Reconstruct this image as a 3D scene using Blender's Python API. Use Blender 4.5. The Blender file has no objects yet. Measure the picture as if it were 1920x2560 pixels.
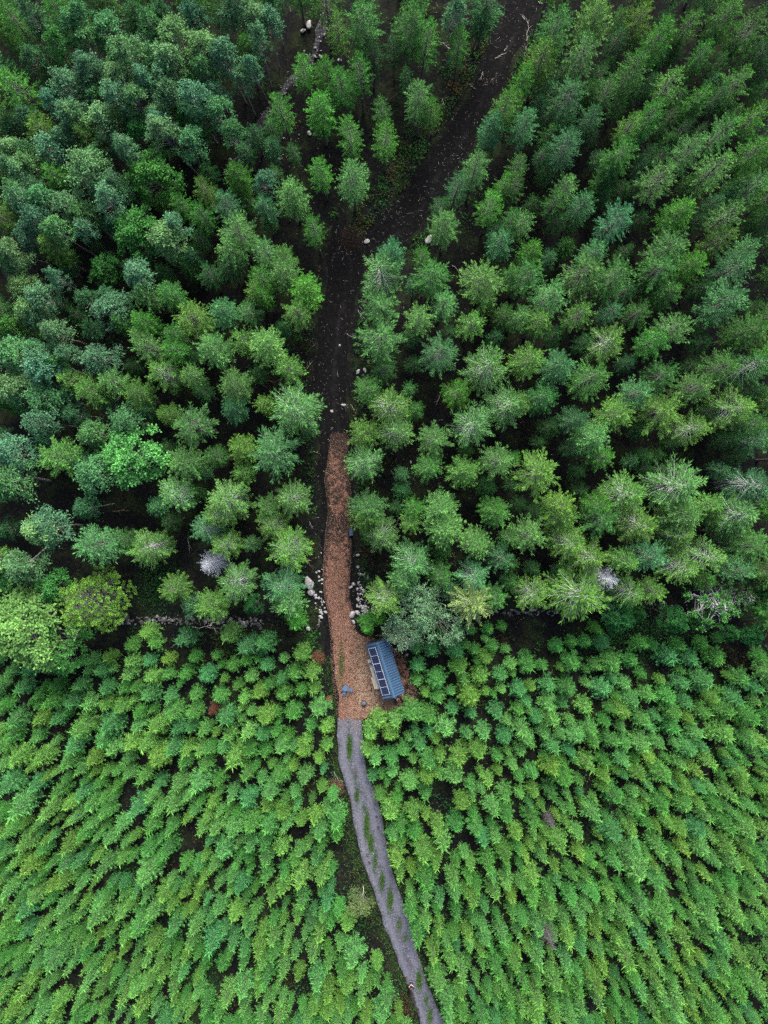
import bpy, math, random
import numpy as np
from mathutils import Vector, Matrix

R = math.radians
rng = np.random.default_rng(11)
random.seed(5)
scene = bpy.context.scene
COL = scene.collection

# ------------------------------------------------------------------ camera
CAM_H = 95.0
FPX = 1900.0                      # focal length in pixels of the 1920 wide frame
TILT = math.atan(55.0 / FPX)
cam_d = bpy.data.cameras.new("camera"); cam = bpy.data.objects.new("camera", cam_d); COL.objects.link(cam)
cam.location = (0, 0, CAM_H); cam.rotation_euler = (-TILT, 0, 0)
cam_d.sensor_fit = 'HORIZONTAL'; cam_d.sensor_width = 36.0; cam_d.lens = 36.0 * FPX / 1920.0
cam_d.clip_start = 0.5; cam_d.clip_end = 3000
scene.camera = cam
cT, sT = math.cos(-TILT), math.sin(-TILT)

def at(px, py, z=0.0):
    """world point at height z seen at photo pixel (px, py)"""
    vx, vy, vz = (px - 960.0) / FPX, -(py - 1280.0) / FPX, -1.0
    wy, wz = vy * cT - vz * sT, vy * sT + vz * cT
    k = (z - CAM_H) / wz
    return np.array((vx * k, wy * k, z))

def proj(x, y, z=0.0):
    dz = z - CAM_H
    cy, cz = y * cT + dz * sT, -y * sT + dz * cT
    return 960.0 + FPX * x / -cz, 1280.0 - FPX * cy / -cz

def mpp(z):                       # metres per photo pixel at height z
    return (CAM_H - z) / FPX

# ------------------------------------------------------------------ tagging
def tag(o, label=None, cat=None, group=None, kind=None):
    if label: o["label"] = label
    if cat: o["category"] = cat
    if group: o["group"] = group
    if kind: o["kind"] = kind
    return o

def empty(name, loc, rz=0.0):
    o = bpy.data.objects.new(name, None); COL.objects.link(o)
    o.location = loc; o.rotation_euler = (0, 0, rz); o.empty_display_size = 0.3
    return o

# ------------------------------------------------------------------ mesh helpers
def mesh_from(name, V, F, mats, mi=None, attrs=None, smooth=False):
    V = np.asarray(V, dtype=np.float32); F = np.asarray(F, dtype=np.int32)
    me = bpy.data.meshes.new(name)
    n, m = F.shape
    me.vertices.add(len(V)); me.vertices.foreach_set("co", V.ravel())
    me.loops.add(n * m); me.loops.foreach_set("vertex_index", F.ravel())
    me.polygons.add(n)
    me.polygons.foreach_set("loop_start", np.arange(0, n * m, m, dtype=np.int32))
    me.polygons.foreach_set("loop_total", np.full(n, m, dtype=np.int32))
    for mt in mats: me.materials.append(mt)
    if mi is not None: me.polygons.foreach_set("material_index", np.asarray(mi, dtype=np.int32))
    if smooth: me.polygons.foreach_set("use_smooth", np.ones(n, dtype=bool))
    me.update(calc_edges=True)
    for k, a in (attrs or {}).items():
        a = np.asarray(a, dtype=np.float32)
        if a.ndim == 1:
            at_ = me.attributes.new(k, 'FLOAT', 'POINT'); at_.data.foreach_set("value", a)
        else:
            at_ = me.attributes.new(k, 'FLOAT_COLOR', 'POINT'); at_.data.foreach_set("color", a.ravel())
    return me

def link(name, me, parent=None, loc=None):
    o = bpy.data.objects.new(name, me); COL.objects.link(o)
    if parent is not None: o.parent = parent
    if loc is not None: o.location = loc
    return o

class MB:
    """collects boxes, tubes, discs, polygons into ONE mesh"""
    def __init__(s): s.v = []; s.f = []
    def add(s, verts, faces):
        b = len(s.v); s.v += [tuple(map(float, p)) for p in verts]; s.f += [tuple(b + i for i in q) for q in faces]
    def box(s, c, size, M=None):
        x, y, z = [d / 2 for d in size]
        P = [Vector((sx * x, sy * y, sz * z)) for sx in (-1, 1) for sy in (-1, 1) for sz in (-1, 1)]
        c = Vector(c)
        P = [(M @ p if M is not None else p) + c for p in P]
        s.add(P, [(0, 1, 3, 2), (4, 6, 7, 5), (0, 4, 5, 1), (2, 3, 7, 6), (0, 2, 6, 4), (1, 5, 7, 3)])
    def tube(s, pts, rad, n=8, cap=True):
        pts = [Vector(p) for p in pts]
        if not hasattr(rad, '__len__'): rad = [rad] * len(pts)
        rings = []
        for i, p in enumerate(pts):
            t = (pts[min(i + 1, len(pts) - 1)] - pts[max(i - 1, 0)]).normalized()
            u = t.cross(Vector((0, 0, 1)));
            if u.length < 0.05: u = t.cross(Vector((1, 0, 0)))
            u.normalize(); w = t.cross(u)
            rings.append([p + (u * math.cos(2 * math.pi * k / n) + w * math.sin(2 * math.pi * k / n)) * rad[i] for k in range(n)])
        V = [q for r_ in rings for q in r_]; F = []
        for i in range(len(pts) - 1):
            for k in range(n):
                F.append((i * n + k, i * n + (k + 1) % n, (i + 1) * n + (k + 1) % n, (i + 1) * n + k))
        if cap:
            F.append(tuple(range(n))[::-1]); F.append(tuple((len(pts) - 1) * n + k for k in range(n)))
        s.add(V, F)
    def lathe(s, prof, n=24, c=(0, 0, 0)):
        V = []; F = []
        for (r_, z) in prof:
            for k in range(n):
                a = 2 * math.pi * k / n; V.append((c[0] + r_ * math.cos(a), c[1] + r_ * math.sin(a), c[2] + z))
        for i in range(len(prof) - 1):
            for k in range(n):
                F.append((i * n + k, i * n + (k + 1) % n, (i + 1) * n + (k + 1) % n, (i + 1) * n + k))
        F.append(tuple((len(prof) - 1) * n + k for k in range(n)))
        F.append(tuple(range(n))[::-1])
        s.add(V, F)
    def build(s, name, mat, parent=None, loc=None, smooth=False, bevel=0):
        me = bpy.data.meshes.new(name); me.from_pydata(s.v, [], s.f); me.materials.append(mat)
        if smooth: me.polygons.foreach_set("use_smooth", [True] * len(me.polygons))
        me.update()
        o = link(name, me, parent, loc)
        if bevel:
            b = o.modifiers.new("bevel", 'BEVEL'); b.width = bevel; b.segments = 2; b.limit_method = 'ANGLE'
        return o

# ------------------------------------------------------------------ materials
def mat(name):
    m = bpy.data.materials.new(name); m.use_nodes = True
    nt = m.node_tree; nt.nodes.clear()
    out = nt.nodes.new("ShaderNodeOutputMaterial")
    return m, nt, out

def N(nt, t, **kw):
    n = nt.nodes.new(t)
    for k, v in kw.items():
        if k in n.inputs: n.inputs[k].default_value = v
        else: setattr(n, k, v)
    return n

def mixc(nt, a, b, fac, mode='MIX'):
    n = nt.nodes.new("ShaderNodeMix"); n.data_type = 'RGBA'; n.blend_type = mode; n.clamp_result = False
    for s, v in ((0, fac), (6, a), (7, b)):
        if hasattr(v, 'is_output') or hasattr(v, 'links') and not isinstance(v, (int, float, tuple)): nt.links.new(v, n.inputs[s])
        else: n.inputs[s].default_value = v if s == 0 else (tuple(v) + (1,) if len(v) == 3 else v)
    return n.outputs[2]

def ramp(nt, src, stops, interp='LINEAR'):
    r = nt.nodes.new("ShaderNodeValToRGB"); r.color_ramp.interpolation = interp
    el = r.color_ramp.elements
    while len(el) < len(stops): el.new(0.5)
    for e, (p, c) in zip(el, stops):
        e.position = p; e.color = tuple(c) + (1,) if len(c) == 3 else c
    nt.links.new(src, r.inputs[0]); return r.outputs[0]

def maprange(nt, src, a, b, c=0.0, d=1.0):
    n = nt.nodes.new("ShaderNodeMapRange"); nt.links.new(src, n.inputs[0])
    for i, v in enumerate((a, b, c, d)): n.inputs[i + 1].default_value = v
    return n.outputs[0]

def noise(nt, scale, detail=4, rough=0.6, vec=None):
    n = N(nt, "ShaderNodeTexNoise"); n.inputs["Scale"].default_value = scale
    n.inputs["Detail"].default_value = detail; n.inputs["Roughness"].default_value = rough
    if vec is not None: nt.links.new(vec, n.inputs["Vector"])
    return n

def pos(nt):
    return nt.nodes.new("ShaderNodeNewGeometry").outputs["Position"]

def objpos(nt):
    return nt.nodes.new("ShaderNodeTexCoord").outputs["Object"]

def attr(nt, name):
    a = nt.nodes.new("ShaderNodeAttribute"); a.attribute_name = name; return a

def math_(nt, op, a, b=0.0):
    n = nt.nodes.new("ShaderNodeMath"); n.operation = op
    for i, v in enumerate((a, b)):
        if isinstance(v, (int, float)): n.inputs[i].default_value = v
        else: nt.links.new(v, n.inputs[i])
    return n.outputs[0]

def principled(nt, out, color, rough=0.7, spec=0.3, metal=0.0, bump=None, bstr=0.5, bdist=0.05):
    p = nt.nodes.new("ShaderNodeBsdfPrincipled")
    if isinstance(color, tuple): p.inputs["Base Color"].default_value = color + (1,)
    else: nt.links.new(color, p.inputs["Base Color"])
    if isinstance(rough, (int, float)): p.inputs["Roughness"].default_value = rough
    else: nt.links.new(rough, p.inputs["Roughness"])
    p.inputs["Specular IOR Level"].default_value = spec; p.inputs["Metallic"].default_value = metal
    if bump is not None:
        b = nt.nodes.new("ShaderNodeBump"); b.inputs["Strength"].default_value = bstr; b.inputs["Distance"].default_value = bdist
        nt.links.new(bump, b.inputs["Height"]); nt.links.new(b.outputs[0], p.inputs["Normal"])
    nt.links.new(p.outputs[0], out.inputs[0]); return p

def foliage_mat(name, use_attr_color=False, transl=0.14, tipmix=(1.55, 1.36, 1.05), lo=0.48, hi=1.62):
    m, nt, out = mat(name)
    if use_attr_color: base = attr(nt, "leafcol").outputs["Color"]
    else: base = nt.nodes.new("ShaderNodeObjectInfo").outputs["Color"]
    t = attr(nt, "tint").outputs["Fac"]
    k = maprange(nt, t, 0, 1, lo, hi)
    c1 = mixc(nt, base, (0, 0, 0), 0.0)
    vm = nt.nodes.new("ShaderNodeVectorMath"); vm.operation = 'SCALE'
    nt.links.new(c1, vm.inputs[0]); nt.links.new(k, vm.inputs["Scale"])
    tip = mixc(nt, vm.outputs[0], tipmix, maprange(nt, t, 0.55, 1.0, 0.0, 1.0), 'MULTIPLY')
    p = nt.nodes.new("ShaderNodeBsdfPrincipled"); nt.links.new(tip, p.inputs["Base Color"])
    p.inputs["Roughness"].default_value = 0.75; p.inputs["Specular IOR Level"].default_value = 0.08
    tr = nt.nodes.new("ShaderNodeBsdfTranslucent")
    tc = mixc(nt, tip, (1.0, 1.15, 0.6), 1.0, 'MULTIPLY'); nt.links.new(tc, tr.inputs[0])
    mx = nt.nodes.new("ShaderNodeMixShader"); mx.inputs[0].default_value = transl
    nt.links.new(p.outputs[0], mx.inputs[1]); nt.links.new(tr.outputs[0], mx.inputs[2])
    nt.links.new(mx.outputs[0], out.inputs[0])
    return m

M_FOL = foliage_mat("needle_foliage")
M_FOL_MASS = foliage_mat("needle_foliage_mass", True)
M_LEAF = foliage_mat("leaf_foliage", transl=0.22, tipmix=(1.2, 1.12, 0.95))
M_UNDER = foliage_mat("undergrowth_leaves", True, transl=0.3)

def bark_mat(name, c0, c1, scale=9):
    m, nt, out = mat(name)
    n = noise(nt, scale, 4, 0.65, objpos(nt))
    c = ramp(nt, n.outputs["Fac"], [(0.3, c0), (0.7, c1)])
    principled(nt, out, c, 0.9, 0.15, bump=n.outputs["Fac"], bstr=0.4, bdist=0.02)
    return m
M_BARK = bark_mat("spruce_bark", (0.06, 0.05, 0.045), (0.17, 0.15, 0.14))
M_LICHEN = bark_mat("lichen_branch", (0.07, 0.07, 0.065), (0.17, 0.175, 0.165), 5)
M_TWIGGREEN = bark_mat("green_brown_twig", (0.035, 0.045, 0.022), (0.075, 0.085, 0.045), 5)
M_PALE = bark_mat("pale_dead_branch", (0.26, 0.27, 0.28), (0.50, 0.51, 0.52), 5)
M_BIRCHBARK = bark_mat("birch_bark", (0.12, 0.11, 0.10), (0.42, 0.41, 0.38), 6)
M_STICK = bark_mat("weathered_stick", (0.17, 0.155, 0.14), (0.46, 0.43, 0.39), 4)
M_BROWNSTICK = bark_mat("brown_stick", (0.08, 0.05, 0.035), (0.24, 0.15, 0.10), 4)

def simple(name, c, rough=0.5, spec=0.4, metal=0.0, var=0.15, scale=6, bump=0.0):
    m, nt, out = mat(name)
    n = noise(nt, scale, 5, 0.6, objpos(nt))
    lo = tuple(v * (1 - var) for v in c); hi = tuple(min(1, v * (1 + var)) for v in c)
    col = ramp(nt, n.outputs["Fac"], [(0.3, lo), (0.7, hi)])
    principled(nt, out, col, rough, spec, metal, bump=n.outputs["Fac"] if bump else None, bstr=bump, bdist=0.01)
    return m

# ------------------------------------------------------------------ paths in photo pixels (ground level)
GRAVEL = [(1794, 838, 905), (1796, 839, 905), (1850, 841, 910), (1916, 848, 915), (1997, 873, 945), (2074, 886, 962), (2151, 905, 975), (2229, 934, 999),
          (2306, 958, 1028), (2383, 987, 1045), (2460, 1015, 1070), (2537, 1043, 1103), (2600, 1064, 1130), (2720, 1106, 1176)]
CHIPS = [(1083, 828, 868), (1100, 824, 872), (1142, 821, 865), (1199, 812, 873), (1257, 819, 881), (1285, 820, 878), (1319, 815, 876), (1376, 811, 878),
         (1434, 808, 874), (1492, 812, 872), (1531, 820, 882), (1573, 826, 887), (1592, 828, 905), (1600, 829, 960), (1640, 829, 1010), (1700, 834, 1030),
         (1730, 838, 1048), (1755, 841, 1044), (1775, 842, 985), (1790, 843, 930), (1802, 846, 904)]
SOIL = [(560, 838, 862), (600, 822, 880), (640, 810, 916), (679, 810, 914), (736, 806, 902), (794, 796, 888), (852, 788, 876), (910, 783, 871), (968, 777, 868), (1026, 787, 869),
        (1089, 787, 882), (1142, 793, 884), (1199, 798, 886), (1285, 801, 888), (1376, 797, 892), (1434, 795, 890), (1530, 806, 896), (1573, 810, 896), (1660, 812, 880), (1750, 816, 880),
        (1800, 826, 870), (1850, 836, 860)]
FORK = [(-160, 1310, 1425), (0, 1268, 1357), (58, 1250, 1328), (116, 1226, 1303), (174, 1199, 1273), (231, 1169, 1245), (289, 1134, 1219), (347, 1099, 1190), (405, 1060, 1161),
        (463, 1028, 1120), (521, 978, 1086), (579, 925, 1050), (610, 880, 1000), (640, 840, 930)]
STREAM = [(560, 440), (600, 395), (632, 340), (648, 315), (680, 268), (717, 212), (750, 180), (783, 135), (806, 58), (826, -20), (850, -110)]

def edges(path, py):
    ys = [p[0] for p in path]
    if py < ys[0] or py > ys[-1]: return None
    return np.interp(py, ys, [p[1] for p in path]), np.interp(py, ys, [p[2] for p in path])

def path_dist(px, py):
    """signed pixel distance to the nearest track (negative inside)"""
    d = 1e9
    for P in (GRAVEL, CHIPS, SOIL, FORK):
        e = edges(P, py)
        if e: d = min(d, max(e[0] - px, px - e[1]))
    return d

def seg_dist(px, py, pts):
    d = 1e9
    for (x0, y0), (x1, y1) in zip(pts, pts[1:]):
        vx, vy = x1 - x0, y1 - y0; t = max(0, min(1, ((px - x0) * vx + (py - y0) * vy) / (vx * vx + vy * vy)))
        d = min(d, math.hypot(px - x0 - t * vx, py - y0 - t * vy))
    return d

# ------------------------------------------------------------------ terrain
_ph = rng.uniform(0, 6.28, (10, 2)); _kk = rng.uniform(0.12, 0.9, 10); _dir = rng.uniform(0, 6.28, 10)
def bumps(x, y):
    z = np.zeros_like(np.asarray(x, dtype=float))
    for i in range(10):
        z = z + np.sin(_kk[i] * (x * math.cos(_dir[i]) + y * math.sin(_dir[i])) + _ph[i, 0]) * 0.055 / math.sqrt(_kk[i] + 0.3)
    return z - 0.12
def flat_mask(x, y):
    px, py = proj(x, y, 0)
    d = np.full(np.shape(px), 1e9)
    for P in (GRAVEL, CHIPS, SOIL, FORK):
        ys = [p[0] for p in P]
        l = np.interp(py, ys, [p[1] for p in P]); r = np.interp(py, ys, [p[2] for p in P])
        dd = np.maximum(l - px, px - r)
        dd = np.maximum(dd, np.maximum(ys[0] - py, py - ys[-1]))
        d = np.minimum(d, dd)
    return np.clip((d - 8) / 40.0, 0, 1)
def gz(x, y):
    m = flat_mask(x, y)
    return bumps(x, y) * m - 0.005

def ground():
    a = np.arange(-66, 66.01, 0.55)
    xs = np.concatenate([[-900, -400, -200, -120, -90, -75], a, [75, 90, 120, 200, 400, 900]])
    b = np.arange(-86, 80.01, 0.55)
    ys = np.concatenate([[-900, -400, -200, -130, -100], b, [95, 120, 200, 400, 900]])
    X, Y = np.meshgrid(xs, ys); Z = gz(X, Y)
    ny, nx = X.shape
    idx = np.arange(nx * ny).reshape(ny, nx)
    F = np.stack([idx[:-1, :-1], idx[:-1, 1:], idx[1:, 1:], idx[1:, :-1]], -1).reshape(-1, 4)
    m, nt, out = mat("forest_floor")
    p = pos(nt)
    n1 = noise(nt, 0.35, 5, 0.6, p); n2 = noise(nt, 3.0, 6, 0.7, p); n3 = noise(nt, 0.9, 4, 0.6, p)
    soil = ramp(nt, n2.outputs["Fac"], [(0.25, (0.004, 0.0045, 0.0052)), (0.5, (0.0072, 0.0080, 0.0085)), (0.74, (0.017, 0.0172, 0.0165))])
    moss = ramp(nt, n2.outputs["Fac"], [(0.3, (0.009, 0.012, 0.008)), (0.7, (0.022, 0.032, 0.014))])
    litter = ramp(nt, n2.outputs["Fac"], [(0.3, (0.006, 0.006, 0.006)), (0.7, (0.017, 0.0155, 0.0140))])
    c = mixc(nt, soil, moss, maprange(nt, n1.outputs["Fac"], 0.48, 0.62))
    c = mixc(nt, c, litter, maprange(nt, n3.outputs["Fac"], 0.54, 0.66))
    principled(nt, out, c, 0.95, 0.03, bump=n2.outputs["Fac"], bstr=0.8, bdist=0.12)
    o = link("ground", mesh_from("ground", np.stack([X, Y, Z], -1).reshape(-1, 3), F, [m], smooth=True))
    tag(o, kind="structure")
ground()

def strip(name, path, material, z0, crown=0.03, step=7.0, nu=15, jit=2.2, seed=0, attrs=None, rut=0.0):
    r = np.random.default_rng(seed)
    ys = np.arange(path[0][0], path[-1][0] + 0.1, step); n = len(ys)
    L = np.interp(ys, [p[0] for p in path], [p[1] for p in path]); Rr = np.interp(ys, [p[0] for p in path], [p[2] for p in path])
    def wob(): 
        a = r.normal(0, 1, n + 6); a = np.convolve(a, [.2, .35, .45, .5, .45, .35, .2], 'valid'); return a * jit
    L = L + wob(); Rr = Rr + wob()
    V = []; U = []; VV = []
    for i in range(n):
        for k in range(nu):
            u = k / (nu - 1); px = L[i] + (Rr[i] - L[i]) * u
            w = at(px, ys[i] + r.normal(0, 0.6), 0)
            h = z0 + crown * (1 - (2 * u - 1) ** 2) + r.normal(0, 0.006)
            if rut: h -= rut * (math.exp(-((u - .24) / .09) ** 2) + math.exp(-((u - .76) / .09) ** 2))
            if k in (0, nu - 1): h = -0.04
            V.append((w[0], w[1], h)); U.append(u); VV.append(ys[i])
    idx = np.arange(n * nu).reshape(n, nu)
    F = np.stack([idx[:-1, :-1], idx[1:, :-1], idx[1:, 1:], idx[:-1, 1:]], -1).reshape(-1, 4)
    U = np.array(U); VV = np.array(VV)
    A = {"u": U}
    if attrs: A.update(attrs(U, VV, np.array(V)))
    o = link(name, mesh_from(name, V, F, [material], attrs=A, smooth=True))
    return tag(o, kind="structure")

def soil_mat():
    m, nt, out = mat("black_soil")
    p = pos(nt); n1 = noise(nt, 2.2, 6, 0.7, p); n2 = noise(nt, 0.5, 3, 0.5, p)
    c = ramp(nt, n1.outputs["Fac"], [(0.3, (0.0035, 0.0038, 0.0045)), (0.55, (0.0065, 0.0067, 0.0075)), (0.78, (0.017, 0.016, 0.0165))])
    u = attr(nt, "u").outputs["Fac"]
    w1 = math_(nt, 'ABSOLUTE', math_(nt, 'SUBTRACT', u, 0.62)); worn = math_(nt, 'MULTIPLY', maprange(nt, w1, 0.0, 0.10, 1, 0), maprange(nt, n2.outputs["Fac"], 0.4, 0.6))
    c = mixc(nt, c, (0.017, 0.0165, 0.019), math_(nt, 'MULTIPLY', worn, 0.6))
    rust = math_(nt, 'MULTIPLY', maprange(nt, noise(nt, 1.1, 5, 0.7, p).outputs["Fac"], 0.62, 0.75), 0.6)
    c = mixc(nt, c, (0.040, 0.022, 0.015), rust)
    principled(nt, out, c, 0.9, 0.04, bump=n1.outputs["Fac"], bstr=0.9, bdist=0.10)
    return m
M_SOIL = soil_mat()
strip("dirt_track", SOIL, M_SOIL, 0.004, 0.02, nu=13, jit=4, seed=3)
strip("dirt_track", FORK, M_SOIL, 0.016, 0.02, nu=13, jit=6, seed=4)

def chips_mat():
    m, nt, out = mat("wood_chips")
    p = pos(nt)
    v = N(nt, "ShaderNodeTexVoronoi"); v.inputs["Scale"].default_value = 15; v.feature = 'F1'
    nt.links.new(p, v.inputs["Vector"])
    sep = nt.nodes.new("ShaderNodeSeparateColor"); nt.links.new(v.outputs["Color"], sep.inputs[0])
    red = ramp(nt, sep.outputs[0], [(0.0, (0.032, 0.016, 0.012)), (0.35, (0.098, 0.045, 0.031)), (0.75, (0.175, 0.086, 0.060)), (1.0, (0.32, 0.20, 0.15))])
    pale = ramp(nt, sep.outputs[0], [(0.0, (0.045, 0.026, 0.018)), (0.4, (0.13, 0.080, 0.052)), (0.8, (0.26, 0.185, 0.125)), (1.0, (0.42, 0.34, 0.25))])
    n2 = noise(nt, 0.9, 5, 0.65, p)
    st = math_(nt, 'MULTIPLY', attr(nt, "straw").outputs["Fac"], maprange(nt, n2.outputs["Fac"], 0.32, 0.6))
    c = mixc(nt, red, pale, st)
    n3 = noise(nt, 1.6, 5, 0.7, p)
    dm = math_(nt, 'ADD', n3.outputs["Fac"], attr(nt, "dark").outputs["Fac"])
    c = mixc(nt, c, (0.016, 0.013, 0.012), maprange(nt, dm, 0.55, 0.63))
    n4 = noise(nt, 1.3, 5, 0.7, p)
    gm = math_(nt, 'ADD', n4.outputs["Fac"], attr(nt, "green").outputs["Fac"])
    c = mixc(nt, c, (0.030, 0.055, 0.020), math_(nt, 'MULTIPLY', maprange(nt, gm, 0.66, 0.78), 0.7))
    principled(nt, out, c, 0.9, 0.15, bump=v.outputs["Distance"], bstr=0.6, bdist=0.05)
    return m
def chips_attr(U, Y, V):
    px = np.array([proj(a, b, 0)[0] for a, b, _ in V])
    straw = np.clip((Y - 1560) / 80, 0, 1) * np.clip((px - 850) / 60, 0.12, 1) * np.clip((1790 - Y) / 40, 0.3, 1) + 0.08
    straw = np.where((px > 985) & (Y < 1720), 0.0, straw)
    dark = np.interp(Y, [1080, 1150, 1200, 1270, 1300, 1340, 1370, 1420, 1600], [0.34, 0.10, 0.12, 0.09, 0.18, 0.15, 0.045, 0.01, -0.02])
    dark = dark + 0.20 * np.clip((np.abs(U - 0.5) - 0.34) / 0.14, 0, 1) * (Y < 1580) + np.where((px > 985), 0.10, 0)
    green = np.exp(-((px - 853) / 9) ** 2) * np.exp(-((Y - 1660) / 45) ** 2) * 0.22 + np.exp(-((px - 900) / 14) ** 2) * np.exp(-((Y - 1620) / 30) ** 2) * 0.18 + np.exp(-((px - 848) / 8) ** 2) * np.exp(-((Y - 1385) / 8) ** 2) * 0.3 - 0.02
    return {"straw": straw, "dark": dark, "green": green}
M_CHIPS = chips_mat()
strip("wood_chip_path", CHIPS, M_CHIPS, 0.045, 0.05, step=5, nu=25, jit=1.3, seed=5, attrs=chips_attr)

def gravel_mat():
    m, nt, out = mat("grey_gravel")
    p = pos(nt)
    v = N(nt, "ShaderNodeTexVoronoi"); v.inputs["Scale"].default_value = 9.0; nt.links.new(p, v.inputs["Vector"])
    sep = nt.nodes.new("ShaderNodeSeparateColor"); nt.links.new(v.outputs["Color"], sep.inputs[0])
    n1 = noise(nt, 0.8, 6, 0.65, p)
    st = ramp(nt, sep.outputs[0], [(0.0, (0.040, 0.043, 0.060)), (0.6, (0.080, 0.085, 0.114)), (1.0, (0.16, 0.166, 0.205))])
    c = mixc(nt, st, (0.052, 0.048, 0.060), maprange(nt, n1.outputs["Fac"], 0.5, 0.68))
    c = mixc(nt, c, (0.115, 0.122, 0.155), math_(nt, 'MULTIPLY', attr(nt, "rut").outputs["Fac"], maprange(nt, n1.outputs["Fac"], .35, .6, .35, .85)))
    dm = math_(nt, 'ADD', noise(nt, 1.2, 6, 0.7, p).outputs["Fac"], attr(nt, "dirt").outputs["Fac"])
    c = mixc(nt, c, (0.028, 0.023, 0.023), maprange(nt, dm, 0.68, 0.80))
    gm = math_(nt, 'ADD', noise(nt, 1.5, 6, 0.75, p).outputs["Fac"], attr(nt, "grass").outputs["Fac"])
    c = mixc(nt, c, (0.030, 0.070, 0.018), math_(nt, 'MULTIPLY', maprange(nt, gm, 0.72, 0.80), 0.9))
    principled(nt, out, c, 0.85, 0.25, bump=sep.outputs[1], bstr=0.4, bdist=0.03)
    return m
GRASS_SPOTS = [(874, 1865, 7, 36, .42), (889, 1945, 5, 20, .18), (893, 1985, 7, 22, .25), (917, 2060, 7, 36, .42), (927, 2105, 7, 26, .42), (938, 2150, 6, 30, .30), (955, 2200, 7, 26, .36),
               (975, 2250, 8, 30, .38), (998, 2310, 7, 20, .24), (1013, 2345, 6, 14, .2), (1047, 2453, 8, 26, .32), (1074, 2540, 8, 24, .3), (1064, 2500, 6, 16, .22), (910, 2018, 5, 12, .2)]
def gravel_attr(U, Y, V):
    px = np.array([proj(a, b, 0)[0] for a, b, _ in V])
    g = np.zeros(len(U)) - 0.02
    for (x, y, sx, sy, a) in GRASS_SPOTS: g += a * np.exp(-((px - x) / sx) ** 2 - ((Y - y) / sy) ** 2)
    g += 0.20 * np.clip((np.abs(U - .5) - .42) / .08, 0, 1)
    dirt = 0.22 * np.exp(-((U - 0.24) / 0.1) ** 2) * np.exp(-((Y - 2170) / 110) ** 2) + 0.22 * np.exp(-((U - 0.80) / 0.08) ** 2) * np.exp(-((Y - 2060) / 60) ** 2)
    dirt += 0.25 * np.exp(-((U - 0.1) / 0.12) ** 2) * np.exp(-((Y - 2500) / 60) ** 2) + 0.16 * np.exp(-((U - 0.04) / 0.07) ** 2)
    rut = np.clip(np.exp(-((U - .24) / .12) ** 2) + np.exp(-((U - .74) / .12) ** 2), 0, 1)
    dirt += 0.14 * np.exp(-((Y - 1794) / 12) ** 2)
    return {"grass": g * 1.35, "dirt": dirt, "rut": rut}
strip("gravel_road", GRAVEL, gravel_mat(), 0.03, 0.07, step=5, nu=21, jit=1.0, seed=6, attrs=gravel_attr, rut=0.05)

# stream bed
def stream():
    V = []; nu = 7; r = np.random.default_rng(8)
    pts = []
    for (x0, y0), (x1, y1) in zip(STREAM, STREAM[1:]):
        k = max(2, int(math.hypot(x1 - x0, y1 - y0) / 10))
        pts += [(x0 + (x1 - x0) * i / k, y0 + (y1 - y0) * i / k) for i in range(k)]
    n = len(pts) - 1
    for i in range(n):
        a = at(*pts[i]); b = at(*pts[i + 1]); t = (b - a)[:2]; t /= np.linalg.norm(t); nn = np.array((-t[1], t[0]))
        w = 0.55 + 0.25 * math.sin(i * 0.5) + r.normal(0, 0.06)
        for k in range(nu):
            u = k / (nu - 1) * 2 - 1; q = a[:2] + nn * u * w
            z = float(gz(q[0], q[1])) + (0.10 if abs(u) < 0.99 else -0.1) - 0.05 * (1 - u * u)
            V.append((q[0], q[1], z))
    idx = np.arange(n * nu).reshape(n, nu)
    F = np.stack([idx[:-1, :-1], idx[1:, :-1], idx[1:, 1:], idx[:-1, 1:]], -1).reshape(-1, 4)
    m, nt, out = mat("stream_gravel")
    v = N(nt, "ShaderNodeTexVoronoi"); v.inputs["Scale"].default_value = 5; nt.links.new(pos(nt), v.inputs["Vector"])
    sep = nt.nodes.new("ShaderNodeSeparateColor"); nt.links.new(v.outputs["Color"], sep.inputs[0])
    c = ramp(nt, sep.outputs[0], [(0, (0.012, 0.012, 0.015)), (0.7, (0.032, 0.031, 0.038)), (1, (0.10, 0.10, 0.112))])
    principled(nt, out, c, 0.7, 0.1, bump=sep.outputs[0], bstr=0.6, bdist=0.08)
    tag(link("stream_bed", mesh_from("stream_bed", V, F, [m], smooth=True)), kind="structure")
stream()

# ------------------------------------------------------------------ tree geometry (numpy)
def norm(a): return a / np.maximum(np.linalg.norm(a, axis=-1, keepdims=True), 1e-6)

def lozenges(P, D, W, tint, tip=0.25, mid=0.45, sag=0.0):
    """diamond leaves: base P, vector D, half width W -> verts, faces, tint"""
    n = len(P)
    V = np.empty((n, 4, 3)); V[:, 0] = P; V[:, 1] = P + D * mid + W; V[:, 2] = P + D; V[:, 3] = P + D * mid - W
    if sag: V[:, 2, 2] -= sag * np.linalg.norm(D, axis=-1)
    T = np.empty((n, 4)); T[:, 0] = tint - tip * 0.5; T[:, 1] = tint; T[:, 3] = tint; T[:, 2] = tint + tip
    return V.reshape(-1, 3), np.arange(n * 4).reshape(n, 4), np.clip(T, 0, 1).ravel()

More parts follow.
